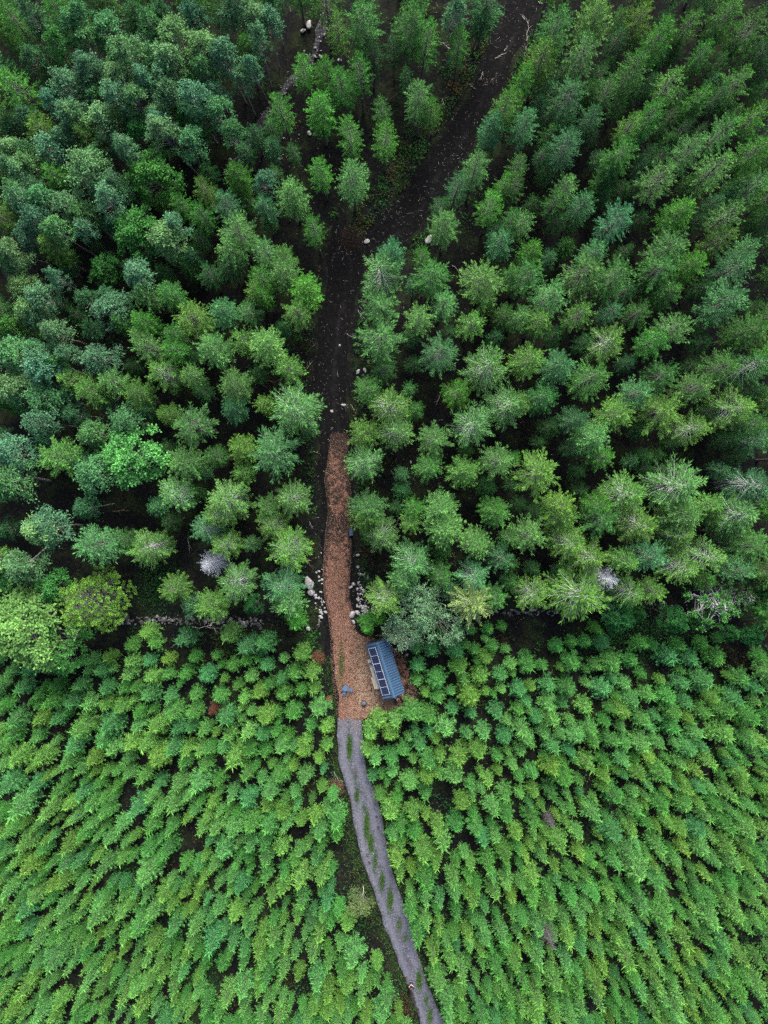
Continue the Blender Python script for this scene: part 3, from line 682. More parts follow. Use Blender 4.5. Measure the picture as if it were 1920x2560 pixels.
# ------------------------------------------------------------------ the trees seen in the photo: x y r type colour, per 640 px tile, in 1659-px tile units
TILES = {
(0, 0): """215 90 60 b b|240 200 70 b k|440 190 75 b n|380 300 68 b g|560 230 80 b n|690 190 88 b n|860 370 98 b y|910 290 62 b b|985 110 62 b n|1080 50 62 b k|1130 390 92 b l|1160 190 98 b y
1290 270 98 b y|1470 340 88 b b|1490 110 78 b b|1590 130 82 b b|1280 110 68 b b|1350 440 74 b n|395 530 88 b b|620 460 88 b b|540 540 72 b b|740 490 84 b l|610 630 68 b n|770 630 82 b b
870 640 72 b y|930 570 62 b b|1070 560 84 b l|1060 470 62 b b|1190 520 78 l g|1270 640 84 b b|1380 590 78 b b|440 700 84 b b|350 650 62 b b|500 820 84 b y|630 790 84 b l|770 750 66 b y
1020 730 84 b l|920 830 120 l g|1250 730 118 l g|1130 880 88 b b|1220 930 84 b n|540 890 66 s y|230 790 95 s y|160 740 55 b b|120 560 115 s g|400 890 62 b b|60 100 95 s g|400 50 100 s g
850 50 100 s k|540 70 64 b n|100 960 74 b l|140 1000 70 b n|330 970 84 b b|210 1050 78 b y|90 1110 74 b l|350 1150 82 s g|540 1090 115 b y|640 1000 68 b n|785 1020 68 b b
960 1110 158 l g|160 1280 68 b b|60 1250 74 b n|290 1280 78 b n|430 1310 74 b b|620 1210 74 b l|750 1230 78 b b|680 1330 78 b b|570 1380 74 b n|110 1390 68 b l|220 1400 74 b b|380 1470 78 b n
520 1480 62 b b|240 1520 74 b b|320 1590 82 s y|70 1550 84 b l|890 1500 150 l g|1110 1500 105 b y|1160 1390 64 b b|1330 1230 72 s y|1300 1380 74 s g|1170 1290 62 s g|1450 1310 92 s b
1520 1490 112 s l|1530 1110 82 s g|1590 300 72 s g|1500 860 64 b n|1520 60 74 b b|60 720 70 s k|60 820 60 b k|150 640 50 s k|200 330 70 b k|1080 780 70 b b|1430 700 80 b n|1560 480 60 b b
980 380 70 b n|1000 300 60 b k|700 320 70 b n|1480 1620 85 s l|1000 180 60 b k|700 1480 60 b k|830 1210 60 b k|450 1200 65 b k|30 1050 50 b l|30 960 50 s y|620 90 70 s k|200 1180 60 b b|760 880 60 b k|1220 60 60 b k""",
(640, 0): """520 170 72 s y|700 110 112 s n|1000 130 110 s n|1090 230 88 s g|1330 250 72 s g|1450 100 58 s k|1300 60 66 b b|290 430 74 s g|450 440 74 s g|570 530 88 s g|680 430 80 s g|160 680 80 s g
410 680 94 s g|630 850 88 s g|830 690 58 s n|830 850 80 s g|1070 600 88 s l|1140 700 62 s g|240 960 46 s k|420 1080 74 s g|620 1130 105 s l|230 1240 98 s l|70 1300 72 s b|40 1190 62 b b|370 1460 74 s g
1300 1190 72 s b|1430 1060 86 s l|1200 1330 62 s k|1530 1330 92 s g|1620 1180 62 s g|1240 1450 90 s l|1540 800 74 s b|1620 660 80 s y|1600 1560 84 s b|1650 1440 62 s n|860 1600 82 s b|1080 1640 60 s g
50 1580 82 s l|180 1650 72 s y|980 510 50 s k|80 120 70 b b|20 250 60 b b|120 20 60 b k|20 420 50 b b|760 330 70 s k|900 280 60 s k|1560 1480 60 s k""",
(1280, 0): """300 120 108 s n|560 50 108 s l|210 340 98 s y|500 330 92 s l|60 500 66 s g|370 610 104 s b|650 560 70 s l|780 410 90 s n|1030 500 86 s y|960 180 86 s g|850 60 80 s y|1140 140 66 s y
1270 310 66 s g|1400 90 90 s n|1230 30 72 s k|1590 130 98 s n|1490 520 92 s n|1220 600 62 s g|1190 690 58 s k|550 720 70 s b|90 790 84 s b|370 930 98 s b|910 720 76 s g|760 790 68 s y
720 970 90 s g|680 1090 75 s k|1390 820 98 s n|1170 960 88 s l|960 1150 108 s l|1340 1070 104 s l|1590 950 88 s g|1600 700 72 s g|370 1200 76 s l|280 1300 66 s n|450 1320 80 s b|690 1400 108 s b
1110 1350 94 s g|1430 1370 94 s l|1590 1200 80 s l|1350 1530 90 s y|1040 1560 118 s l|1530 1620 80 s b|40 1050 62 s l|40 1160 62 s l|60 1420 76 s l|120 1620 78 s g|540 1640 80 s b|15 660 52 s y|1650 430 52 s k
1480 1130 52 s g|1350 600 60 s k|1640 300 70 s k|700 230 70 s k|1120 820 60 s k|880 990 55 s k|200 980 55 s k|1640 1380 60 s g|900 520 55 s k|1000 90 60 s k""",
(0, 640): """40 80 74 b l|140 160 78 b y|260 240 84 b b|180 330 72 b y|370 130 42 b b|660 100 98 l g|820 150 84 b b|690 370 98 b b|800 300 70 b k|250 370 70 b b|40 390 62 b k|40 430 62 b g
150 460 84 l g|360 480 80 b b|200 540 64 b n|420 600 54 b b|590 610 100 b b|110 670 104 b n|300 660 72 b b|360 700 60 b g|40 830 88 b l|150 840 76 b l|270 780 98 b b|440 790 76 s y|50 920 80 l g|150 930 62 b n
290 940 98 b n|260 1050 80 b b|610 1110 82 b n|310 1160 52 b k|40 1180 52 b k|780 430 60 s g|940 250 84 s l|1080 220 80 s n|930 400 74 s g|1210 360 108 s y|1430 340 84 s b|1610 340 72 s l|870 520 60 s l
960 580 90 s l|1120 500 70 s n|1130 610 76 s g|1390 600 104 s l|1600 540 80 s y|1020 740 98 s y P|1210 770 70 s l|570 870 94 s y|710 790 84 s l|860 890 90 s y|1500 850 106 s l|1500 1000 84 s b|1080 1020 70 s y
1250 1080 128 s l|800 1040 94 b n|830 1300 190 l y|340 1290 118 s y|480 1340 90 s k|570 1410 98 b n|70 1440 125 b n|90 1300 100 b b|1190 1330 104 s l|1380 1300 68 s n|1550 1260 88 s y|1550 1390 70 s y
1120 1560 106 s l P|1450 1600 126 s l P|1640 210 60 s y|1350 120 70 s k|1470 60 80 s k|560 1620 66 b k|700 230 60 b k|1240 640 60 s k|480 1010 60 b k|950 1000 60 s k|1320 880 60 s k|60 560 70 b k|540 260 60 b k|900 80 60 b k|460 880 60 b k""",
(640, 640): """190 90 98 s l|310 210 98 s g|40 240 60 s g|260 350 84 s y|40 560 108 s l|200 720 98 s y|230 960 156 s l P|50 960 62 s y|110 1250 160 s b|840 90 126 s l P|790 290 108 s l|1150 110 108 s n|1220 290 94 s l
1050 390 90 s l|1490 130 136 s l|1400 420 92 s y|810 530 138 s l|1190 620 118 s b|1500 690 136 s l P|820 720 84 s k|720 860 86 s n|860 960 118 s y P|1310 880 94 s g|700 1130 94 s y|910 1130 108 s l P
1400 1090 128 s l P|1630 930 128 s l P|1140 1180 100 s l|1120 1360 90 s n|1340 1420 98 s y|1560 1340 110 s l|700 1340 114 s l P|230 1580 108 s l P|60 1610 80 s y|720 1620 110 s l|1190 1630 108 s l|1030 1640 70 s g|1540 1640 80 s g
40 130 80 s g|1620 370 70 s n|1640 120 60 s n|330 1120 60 s k|1560 520 55 s k""",
(1280, 640): """90 90 108 s n|500 90 138 s l|690 120 108 s n|1000 60 108 s n|1200 30 90 s g|1440 60 118 s b|250 270 108 s l|60 380 80 s l|190 410 80 s y|470 370 94 s y|640 360 60 s b|640 520 118 s y P|840 350 80 s n|1030 230 84 s n
1080 440 108 s l|1390 290 126 s b|1570 450 108 s n|920 560 94 s g|100 670 100 s y|330 680 104 s b|530 790 114 s n|1000 760 100 s n|1200 850 100 s l|1350 700 98 s n|1580 720 108 s n P|40 920 80 s y P|220 930 98 s n|820 870 98 s b
660 1010 108 s y|400 1030 80 s b|1010 1000 136 s y|540 1150 108 s l|590 1310 80 s g|1190 1120 108 s y P|1480 970 124 s y P|1600 1060 80 s n|1590 1220 98 s b|180 1410 146 s y|1100 1470 160 s l P|760 1540 128 s y P|320 1620 98 s y
560 1620 90 s g|1310 1610 80 s y|1580 1470 124 s b P|20 1310 52 s g|410 1250 70 s k|760 220 60 s k|1250 560 60 s k|860 1130 60 s k|1300 1000 60 s k|1420 1200 60 s k|1250 200 60 s k|480 560 60 s k""",
(0, 1280): """220 190 88 b y|330 110 105 b b|90 270 108 b y|620 230 128 s b|940 240 114 s y P|1320 120 96 s b P|1450 220 90 s y P|1390 20 90 s y P|1500 470 118 s l P|1130 510 90 s y|1230 610 66 l b|1360 620 98 s y
300 490 108 l g|60 470 80 l k|40 100 62 b k|1480 800 72 y l|1590 880 76 y b|1180 840 80 y b|780 190 80 s k|1640 600 60 l k""",
(640, 1280): """90 90 98 s y P|210 230 126 s y P|160 480 118 s b P|190 600 106 s l|240 720 78 y g|700 50 98 s y|820 170 108 s l P|1010 60 70 s y|1240 90 126 s l|1450 200 98 s l|1560 30 88 s n|1010 310 126 s l P|960 440 90 s l
1190 410 88 s n|1420 420 98 s b P|820 570 108 s y P|730 720 68 y g|1560 560 80 s n|1600 300 88 s b|1640 180 62 s n|70 430 60 b k|1240 500 60 l b|800 700 45 y g""",
(1280, 1280): """100 170 108 s l|330 40 108 s y|590 40 108 s n|850 60 118 s y P|1120 40 118 s l|1300 20 80 s n|1520 30 128 s l P|390 180 118 s y P|520 310 118 s y P|1100 150 88 s y P|1570 240 118 s y|720 310 80 s y|910 280 108 s b
1110 360 108 s y P|1290 280 108 s l P|1480 390 88 s b|140 540 108 s y P|450 560 180 s y P|760 530 98 s y P|940 500 80 s y|1620 480 88 l k|700 700 95 l k|1050 690 85 l k|820 660 52 l k|1235 700 62 l k|560 765 48 y g|1580 800 62 l k|1420 790 50 l k|20 340 52 s n|1640 620 50 l b""",
}
YOUNG = {
(0, 1280): """840 870 50 n|960 780 62 y|1000 860 54 n|700 950 48 y|850 980 60 l|960 970 48 b|1080 960 52 y|1250 950 42 g|400 1020 58 b|170 1030 58 b|640 1040 54 b|820 1050 58 l|980 1080 60 y|1080 1060 44 n|1200 1050 50 g|1330 1070 62 b
1500 1000 46 n|1620 1080 48 l|670 1150 52 b|790 1150 48 g|870 1150 44 n|960 1190 74 b|1090 1200 54 b|1260 1190 52 n|1410 1200 50 n|1580 1210 48 y|320 1240 66 g|120 1150 66 b|500 1130 54 b|450 1240 62 b|560 1250 66 l|680 1250 52 y|780 1270 56 y
1110 1310 64 n|1250 1300 58 n|1450 1330 78 b|80 1360 76 b|240 1350 58 y|350 1350 54 b|530 1400 86 n|700 1390 78 b|1000 1400 72 y|1140 1410 60 b|1230 1410 48 b|1320 1420 54 n|60 1470 58 g|210 1470 58 n|1480 1450 58 y|1600 1430 58 l
460 1510 76 b|650 1490 58 n|840 1510 68 y|930 1510 58 y|1120 1540 58 b|1200 1540 50 y|1290 1550 54 l|1350 1540 48 n|1450 1540 50 b|1610 1560 58 g|100 1600 76 y|270 1600 66 y|430 1620 66 n|600 1600 58 y|720 1540 58 l|820 1610 50 b|1000 1610 76 y|1180 1620 54 n|1320 1640 54 n|1500 1620 84 y""",
(640, 1280): """60 870 76 b|300 930 62 y|240 1060 58 n|350 1050 60 y|375 1150 50 y|60 1000 50 b|170 1190 58 n|410 1280 72 l|230 1310 62 g|60 1330 66 y|450 1410 54 y|350 1400 45 n|1040 890 46 n|1150 900 56 b|1300 900 66 b|1050 1000 52 b|1170 1090 66 n|1310 1010 66 n
1470 1070 62 y|1590 1060 52 b|1040 1100 46 n|1390 1210 72 y|1180 1200 56 n|900 1360 58 l|1010 1310 70 n|790 1370 70 y|740 1440 56 y|880 1460 56 y|1240 1420 72 l|1120 1330 66 n|1330 1600 74 y|1560 1300 60 b|1480 1440 60 l|1370 1460 45 b|1400 1330 50 b
1310 770 35 g|1400 770 38 g|1510 765 42 g|1600 750 36 g|1210 780 32 g|1540 880 45 n|1420 900 40 n|1370 870 35 n|130 1430 45 g|40 1450 48 b|210 1450 42 g|160 1540 55 l|50 1560 55 g|300 1560 60 y|240 1530 40 b|330 1480 40 y
1060 1520 55 b|960 1560 45 n|1200 1580 50 y|870 1600 55 n|1110 1620 60 n|1450 1570 60 y|1570 1600 50 n|1620 1460 50 b|720 1540 45 y|770 1610 55 l|1030 1430 35 b|90 1130 55 n|160 1090 42 b|20 1180 55 y|290 1170 45 g|130 1300 35 g|450 1520 48 y""",
(1280, 1280): """300 880 50 g|390 850 42 g|480 850 42 g|100 990 74 g|200 1000 42 n|410 980 70 g|650 980 76 n|780 970 62 g|600 850 50 b|840 870 56 g|920 860 42 g|1090 870 52 g|1030 950 76 b|1170 960 62 b|1340 940 70 g|660 1080 40 b|850 1060 40 g
40 1160 58 b|240 1130 64 b|350 1150 66 n|600 1160 74 b|100 1230 40 b|880 1190 64 n|1010 1200 62 g|780 1230 60 b|1110 1120 62 b|1260 1110 76 b|1140 1240 58 b|1500 1080 70 n|1590 1140 50 b|1470 1220 70 b|1240 860 50 g|1350 830 40 g|1580 820 50 b|1620 940 60 g
330 1250 48 b|480 1270 66 y|270 1350 72 y|170 1340 48 b|730 1300 70 y|850 1350 60 n|1050 1300 62 n|940 1330 40 b|1250 1310 62 n|1400 1300 74 n|1570 1340 70 g|60 1400 70 l|420 1460 64 l|520 1420 60 n|100 1470 56 l|1050 1410 70 g|900 1390 48 b|540 1500 56 n
650 1500 60 n|740 1490 52 n|850 1500 64 l|950 1500 48 l|1200 1440 60 l|1380 1450 80 y|1150 1540 62 b|1250 1540 50 b|270 1540 64 b|380 1560 40 b|1540 1480 60 n|1620 1490 60 y|60 1560 50 l|130 1520 40 n""",
}
DEADS = [((0, 1280), 1345, 340, 74, 'w', "small bleached white dead spruce standing among green spruces left of the wood-chip path"),
         ((1280, 1280), 635, 445, 74, 'w', "small bleached white dead spruce among the old spruces by the right stone wall"),
         ((1280, 1920), 265, 1150, 46, 'w', "grey leafless dead young spruce in the young stand right of the gravel road"),
         ((0, 1280), 1370, 1295, 34, 'r', "small rust-brown dead young spruce in the young stand left of the clearing"),
         ((1280, 1920), 265, 370, 34, 'w', "tiny grey dead young spruce, upper of the two in the right young stand")]

rt = np.random.default_rng(77)
tips = []             # (px, py, r px) of all crowns
def ground_of(px, py, h, frac=0.78):
    p = at(px, py, h * frac); return p[0], p[1]

defer = []
def put_tree(px, py, rpx, kind, col, pale, mass=False):
    up = (1560 - py) / 1560.0
    if kind == 's':
        h = float(np.interp(py, [0, 900, 1250, 1560], [13.0, 13.4, 12.8, 11.5]) * rt.uniform(0.9, 1.08) * np.interp(rpx, [20, 40, 65], [0.84, 1.0, 1.08]))
        if col == 'k': h *= 0.8
        rad = rpx * mpp(h * 0.66) * 1.03
        K = SPP[rt.integers(len(SPP))] if pale else SP[rt.integers(len(SP))]
        nm, ct, word = "spruce_tree", "spruce", "spruce"
    elif kind == 'b':
        h = float(rt.uniform(11.5, 14.5)); 
        if col == 'k': h *= 0.8
        rad = rpx * mpp(h * 0.72) * 1.08; K = BI[rt.integers(len(BI))]; nm, ct, word = "birch_tree", "birch", "birch"
    elif kind == 'l':
        h = float(np.interp(rpx, [25, 60], [7.5, 12.5])); rad = rpx * mpp(h * 0.7) * 1.05; K = BL[rt.integers(len(BL))]; nm, ct, word = "broadleaf_tree", "broadleaf tree", "broadleaf tree"
    elif kind == 'y':
        h = float(np.interp(rpx, [15, 30], [4.5, 7.0])); rad = rpx * mpp(h * .6) * 1.05; K = YS[rt.integers(len(YS))]; nm, ct, word = "spruce_tree", "spruce", "short bushy spruce"
    frac = {'s': 0.80, 'b': 0.76, 'l': 0.72, 'y': 0.75}[kind]
    x, y = ground_of(px, py, h, frac); z = float(gz(x, y)) - 0.05
    c = COLS[col]
    if kind == 'b': c = {'b': (0.090, 0.220, 0.116), 'l': (0.114, 0.250, 0.112), 'y': (0.110, 0.240, 0.090), 'n': (0.074, 0.212, 0.082), 'g': (0.060, 0.200, 0.046), 'k': (0.042, 0.130, 0.056)}[col]
    if kind == 'l' : c = {'g': (0.055, 0.208, 0.050), 'y': (0.080, 0.250, 0.062), 'k': (0.03, 0.13, 0.035), 'b': (0.07, 0.2, 0.09)}[col]
    if mass:
        defer.append((K, x, y, z, h, rad, jitter(c, rt))); tips.append((px, py, rpx)); return None
    o = K.place(nm, (x, y, z), h, rad, float(rt.uniform(0, 6.28)), jitter(c, rt), tilt=tuple(rt.normal(0, 0.02, 2)))
    size = "broad" if rpx > 42 else ("slim" if rpx < 29 else "")
    head = " ".join(w for w in (size, "pale-branched" if pale else "", CWORD[col].replace("bright ", "bright-").replace("pale ", "pale-").replace("dark ", "dark-"), word) if w)
    grp = {'s': "old spruces of the upper forest", 'b': "birches of the upper left wood", 'l': "broadleaf trees among the conifers", 'y': "old spruces of the upper forest"}[kind]
    tag(o, lab(head, px, py), ct, grp)
    tips.append((px, py, rpx))
    return o

for (ox, oy), txt in TILES.items():
    for ent in txt.replace("\n", "|").split("|"):
        f = ent.split()
        if len(f) < 5: continue
        k = 640 / 1659.0
        put_tree(ox + float(f[0]) * k, oy + float(f[1]) * k, float(f[2]) * k, f[3], f[4], len(f) > 5)

# trees whose tops lean out of the frame: only their lower crowns show at its edge
rm = np.random.default_rng(91)
edge_tips = []
for k in range(6000):
    px, py = rm.uniform(-190, 2110), rm.uniform(-190, 1620)
    if 0 < px < 1920 and py > 0: continue
    if py > 1560 and k % 2: continue
    if 700 < px < 860 and py < 0 and False: continue
    h = float(rm.uniform(12.5, 15)); g = at(px, py, h * .8); bx, by = proj(g[0], g[1], 0)
    if not (-10 < bx < 1930 and -10 < by < 1640) or path_dist(bx, by) < 22 or seg_dist(bx, by, STREAM) < 22: continue
    if any((px - qx) ** 2 + (py - qy) ** 2 < 84 ** 2 for qx, qy in edge_tips): continue
    if any((px - q[0]) ** 2 + (py - q[1]) ** 2 < (q[2] + 20) ** 2 for q in tips): continue
    edge_tips.append((px, py)); put_tree(px, py, float(rm.uniform(30, 42)), 's', rm.choice(list("nngbyl")), False, mass=True)
print("edge trees", len(edge_tips))
for k in range(5000):
    px, py = rm.uniform(0, 1920), rm.uniform(0, 1480)
    if 690 < px < 1330 and py < 640 or 100 < px < 620 and 1330 < py or px < 330 and 1040 < py < 1420: continue
    h = float(rm.uniform(6.0, 8.5)); rp = float(rm.uniform(18, 26)); g = at(px, py, h * .8); bx, by = proj(g[0], g[1], 0)
    if path_dist(bx, by) < 55 or path_dist(px, py) < 40 or seg_dist(bx, by, STREAM) < 40: continue
    if any((px - q[0]) ** 2 + (py - q[1]) ** 2 < (q[2] * .95 + rp * .75) ** 2 for q in tips): continue
    if py > 560 and k % 3: continue
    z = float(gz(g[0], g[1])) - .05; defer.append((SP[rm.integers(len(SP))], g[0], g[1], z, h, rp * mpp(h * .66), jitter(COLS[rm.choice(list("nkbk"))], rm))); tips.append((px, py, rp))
# special trees
def special(K, nm, ct, px, py, h, rad, col, label, rz=0.0, frac=0.72, group=None, crown_name="crown"):
    x, y = ground_of(px, py, h, frac)
    o = K.place(nm, (x, y, float(gz(x, y)) - 0.05), h, rad, rz, col, crown_name=crown_name); tag(o, label, ct, group); tips.append((px, py, rad / mpp(h * .7))); return o
K_PINE = Kind("pine", pine(900), [M_BARK, M_LICHEN], M_FOL, 12, 3.4)
special(K_PINE, "pine_tree", "pine", 222, 1508, 12.5, 3.8, (0.105, 0.245, 0.045), "big bushy pine with tufted yellow-green branch ends left of the stone wall", 0.4)
special(BL[0], "broadleaf_tree", "broadleaf tree", 60, 1560, 11.0, 4.5, (0.135, 0.30, 0.080), "pale yellow-green broadleaf tree at the left edge beside the big tufted pine", 0.2, group="broadleaf trees among the conifers")
special(BL[1], "broadleaf_tree", "broadleaf tree", 150, 1610, 9.0, 3.0, (0.06, 0.22, 0.05), "fresh green broadleaf tree below the big tufted pine, over the young stand", 1.2, group="broadleaf trees among the conifers")
K_WIL = Kind("willow", leafy(910, 9, 3.2, zc=.66, rz=.28, limbs=130, twigs=13, leaves=9, leaf=.16, wid=.045, droop=.6, tw=.9, stems=4, bend=.6, trunk_r=.09), [M_LICHEN, M_LICHEN], M_LEAF, 9, 3.2)
special(K_WIL, "willow_tree", "willow", 1050, 1532, 9.5, 3.3, (0.150, 0.300, 0.160), "grey-green willow spreading just above the cabin's upper end", 0.7)
K_WIL2 = Kind("willow_low", leafy(911, 6, 1.7, zc=.62, rz=.3, limbs=70, twigs=12, leaves=9, leaf=.16, wid=.045, droop=.5, tw=.7, stems=3, bend=.4, trunk_r=.06), [M_LICHEN, M_LICHEN], M_LEAF, 6, 1.7)
special(K_WIL2, "willow_tree", "willow", 1003, 1588, 6.0, 1.75, (0.215, 0.340, 0.215), "pale silvery small willow leaning over the cabin's upper right roof corner", 0.2)
K_STAR = Kind("star_spruce", conifer(920, 13, 2.6, base=.4, whorl=.75, per=5.0, bare=.12, droop=1.3, spikes=2, twiglen=.20, fullness=.35, leaf=.24, wid=.06, step=.09), [M_BARK, M_PALE], M_FOL, 13, 2.6)
special(K_STAR, "spruce_tree", "spruce", 1183, 1510, 13.0, 2.5, (0.175, 0.285, 0.085), "bright yellow star-shaped spruce with drooping fronds right of the silvery willow", 0.3, frac=.85, group="old spruces of the upper forest")
K_OAK = Kind("half_dead_oak", leafy(930, 10, 3.0, zc=.62, rz=.26, limbs=55, twigs=5, leaves=6, leaf=.26, wid=.10, droop=.2, tw=.6, flat=.4, trunk_r=.2, wild=.28, limb_r=.045, bend=1.0, up=.2), [M_LICHEN, M_PALE], M_LEAF, 10, 3.0)
special(K_OAK, "broadleaf_tree", "broadleaf tree", 1775, 1508, 10.5, 3.1, (0.06, 0.21, 0.045), "half-dead broadleaf tree with twisted white bare limbs near the right edge", 2.2, group="broadleaf trees among the conifers")
special(K_OAK, "broadleaf_tree", "broadleaf tree", 1868, 1508, 8.5, 1.9, (0.07, 0.20, 0.045), "smaller leafy tree with white twigs at the right edge beside the half-dead one", 4.0, group="broadleaf trees among the conifers")
K_ROAD = Kind("thin_tree", leafy(940, 7, 1.5, zc=.58, rz=.33, limbs=60, twigs=9, leaves=6, leaf=.13, wid=.035, droop=.3, tw=.7, bend=.3, trunk_r=.06), [M_PALE, M_LICHEN], M_LEAF, 7, 1.5)
special(K_ROAD, "birch_tree", "birch", 905, 2268, 6.5, 1.5, (0.135, 0.205, 0.075), "thin olive-grey birch with pale trunk on the verge left of the gravel road", 0.0)
# dead trees
def deadtree(seed, H=10, Rm=1.5):
    tr, tmi, cr, _ = conifer(seed, H, Rm, base=.15, whorl=.45, per=5, leaf=.24, wid=.012, step=.15, bare=.1, droop=.6, dead_low=.1, twiglen=.30, fullness=.5)
    return tr, tmi, cr, None
M_DEADTWIG = foliage_mat("bleached_twigs", transl=0.1, tipmix=(1, 1, 1), lo=0.8, hi=1.15)
K_DEAD = [Kind("dead_spruce%d" % i, deadtree(950 + i), [M_PALE, M_PALE], M_DEADTWIG, 10, 1.5) for i in range(2)] + [Kind("dead_young_spruce", deadtree(955), [M_LICHEN, M_LICHEN], M_DEADTWIG, 10, 1.5)]
for j, ((ox, oy), x, y, r_, c, lb) in enumerate(DEADS):
    px, py = ox + x * 640 / 1659, oy + y * 640 / 1659; h = (10.5, 11, 7.0, 4.5, 4.5)[j]
    special((K_DEAD[2] if j in (2, 4) else K_DEAD[j % 2]) if c == 'w' else YS[2], "dead_tree", "dead tree", px, py, h, r_ * .386 * mpp(h * .7) * 1.15, COLS[c] if j != 2 and j != 4 else (.13, .125, .13), lb, rz=j * 1.1, frac=.85, group="dead trees", crown_name="twigs" if c == 'w' else "crown")

# ------------------------------------------------------------------ young stand
GAPS = [(460, 2105, 36), (330, 1985, 26), (300, 1832, 22), (110, 1990, 24), (165, 2475, 26), (375, 2330, 20), (525, 2470, 26), (745, 2480, 26), (1110, 1992, 34), (1425, 2130, 16), (575, 1810, 18),
        (1600, 1795, 30), (1480, 1790, 20), (735, 2090, 20), (1870, 2360, 26), (1840, 1600, 60), (1700, 1575, 40), (1440, 1590, 46), (1180, 2110, 14), (50, 1960, 18), (600, 2440, 24), (140, 1830, 20), (1640, 1660, 30)]
young = []
for (ox, oy), txt in YOUNG.items():
    for ent in txt.replace("\n", "|").split("|"):
        f = ent.split()
        if len(f) == 4: young.append([ox + float(f[0]) * .3858, oy + float(f[1]) * .3858, float(f[2]) * .3858, f[3], True])
ry = np.random.default_rng(21)
occ = [(t[0], t[1], t[2] * 0.8) for t in tips]
def try_young(px, py, r):
    if not (-30 < px < 1950 and 1600 < py < 2600): return False
    h = float(np.interp(py, [1560, 1750, 2000], [4.0, 6.2, 7.6]))
    g = at(px, py, h * .75); bx, by = proj(g[0], g[1], 0)
    if path_dist(bx, by) < 17 or path_dist(px, py) < 7: return False
    if 905 < px < 1060 and 1560 < py < 1790: return False
    if px > 1270 and py < 1655: return False
    if px < 860 and py < 1640: return False
    if 690 < bx < 960 and 2060 < by < 2330 and 0 < edges(GRAVEL, by)[0] - bx < 62: return False
    for (gx, gy, gr) in GAPS:
        if (bx - gx) ** 2 + (by - gy) ** 2 < (gr * .75) ** 2 or (px - gx) ** 2 + (py - gy) ** 2 < (gr + 10) ** 2: return False
    for (qx, qy, qr, qc, hand) in young:
        d = 0.86 * (r + qr) + (1 if hand else 0)
        # crowns are long away from the centre of the picture: allow more overlap along that direction
        dx, dy = px - qx, py - qy; 
        if dx * dx + dy * dy < d * d: return False
    for (qx, qy, qr) in occ:
        if (px - qx) ** 2 + (py - qy) ** 2 < (qr + r * .6) ** 2: return False
    return True
for k in range(34000):
    px = ry.uniform(-30, 1950); py = ry.uniform(1600, 2600); r = float(np.clip(ry.normal(21.0, 5.5), 11, 35)) * np.interp(py, [1600, 1900], [0.92, 1.0])
    if try_young(px, py, r): young.append([px, py, r, ry.choice(list("yyynnllllggb")), False])
print("young count", len(young))
def yh(px, py, r): return float(np.interp(py, [1560, 1680, 1850, 2100], [3.1, 4.2, 5.0, 5.5]) * np.interp(r, [12, 24, 34], [0.66, 1.0, 1.2]))
for t in young: t.append(yh(t[0], t[1], t[2]) * ry.uniform(.84, 1.12)); t.append(t[5] * t[2])
inview = [t for t in young if -6 < t[0] < 1926 and t[1] < 2566]
inview.sort(key=lambda t: -t[6])
solo = inview[:300]; sid = set(id(t) for t in solo); rest = [t for t in young if id(t) not in sid]
YCOL = {'y': (0.094, 0.246, 0.050), 'n': (0.064, 0.214, 0.050), 'l': (0.086, 0.255, 0.068), 'g': (0.055, 0.208, 0.044), 'b': (0.054, 0.204, 0.066)}
def yplace(t):
    px, py, r, c, hand, h, _ = t
    x, y = ground_of(px, py, h, .74); rad = r * mpp(h * .55) * 1.16
    return x, y, float(gz(x, y)) - .04, h, rad, jitter(YCOL[c], ry, .10)
for t in solo:
    x, y, z, h, rad, c = yplace(t)
    o = YS[ry.integers(len(YS))].place("young_spruce", (x, y, z), h, rad, float(ry.uniform(0, 6.28)), c, tilt=tuple(ry.normal(0, .025, 2)))
    size = "slim" if t[2] < 22.5 else ("bushy" if t[2] > 27 else "")
    tag(o, lab(" ".join(w for w in (size, CWORD[t[3]], "young spruce") if w), t[0], t[1]), "young spruce", "young spruces of the plantation")
def mass_trees(name, items, fol, label, catg, r, limbs=False):
    Vs, Fs, Ts, Cs = [], [], [], []; tV, tF = [], []; o = 0; to = 0
    for (K, x, y, z, h, rad, c) in items:
        a = r.uniform(0, 6.28); tx, ty = r.normal(0, .025, 2)
        rot = np.array(((math.cos(a), -math.sin(a), tx), (math.sin(a), math.cos(a), ty), (0, 0, 1)))
        sc = np.array((rad / K.R, rad / K.R, h / K.H))
        V = (K.crown[0] * sc) @ rot.T + np.array((x, y, z)); Vs.append(V.astype(np.float32)); Fs.append(K.crown[1] + o); o += len(V)
        Ts.append(K.crown[2]); Cs.append(np.tile(np.array(c + (1,), dtype=np.float32), (len(V), 1)))
        nvt = len(K.trunk[0]) if limbs else 56; nft = len(K.trunk[1]) if limbs else 48
        tV.append((K.trunk[0][:nvt] * sc) @ rot.T + np.array((x, y, z))); tF.append(K.trunk[1][:nft] + to); to += nvt
    V = np.concatenate(Vs + tV); F = np.concatenate(Fs + [f + o for f in tF])
    T = np.concatenate(Ts + [np.zeros(to)]); C = np.concatenate(Cs + [np.zeros((to, 4), dtype=np.float32)])
    nf = sum(len(f) for f in Fs); mi = np.r_[np.zeros(nf, int), np.ones(len(F) - nf, int)]
    ob = link(name, mesh_from(name, V, F, [fol, M_BARK], mi, {"tint": T, "leafcol": C}))
    tag(ob, label, catg, kind="stuff"); print(name, len(items), len(F))
def yitem(t):
    x, y, z, h, rad, c = yplace(t); return (YS[ry.integers(len(YS))], x, y, z, h, rad, c)
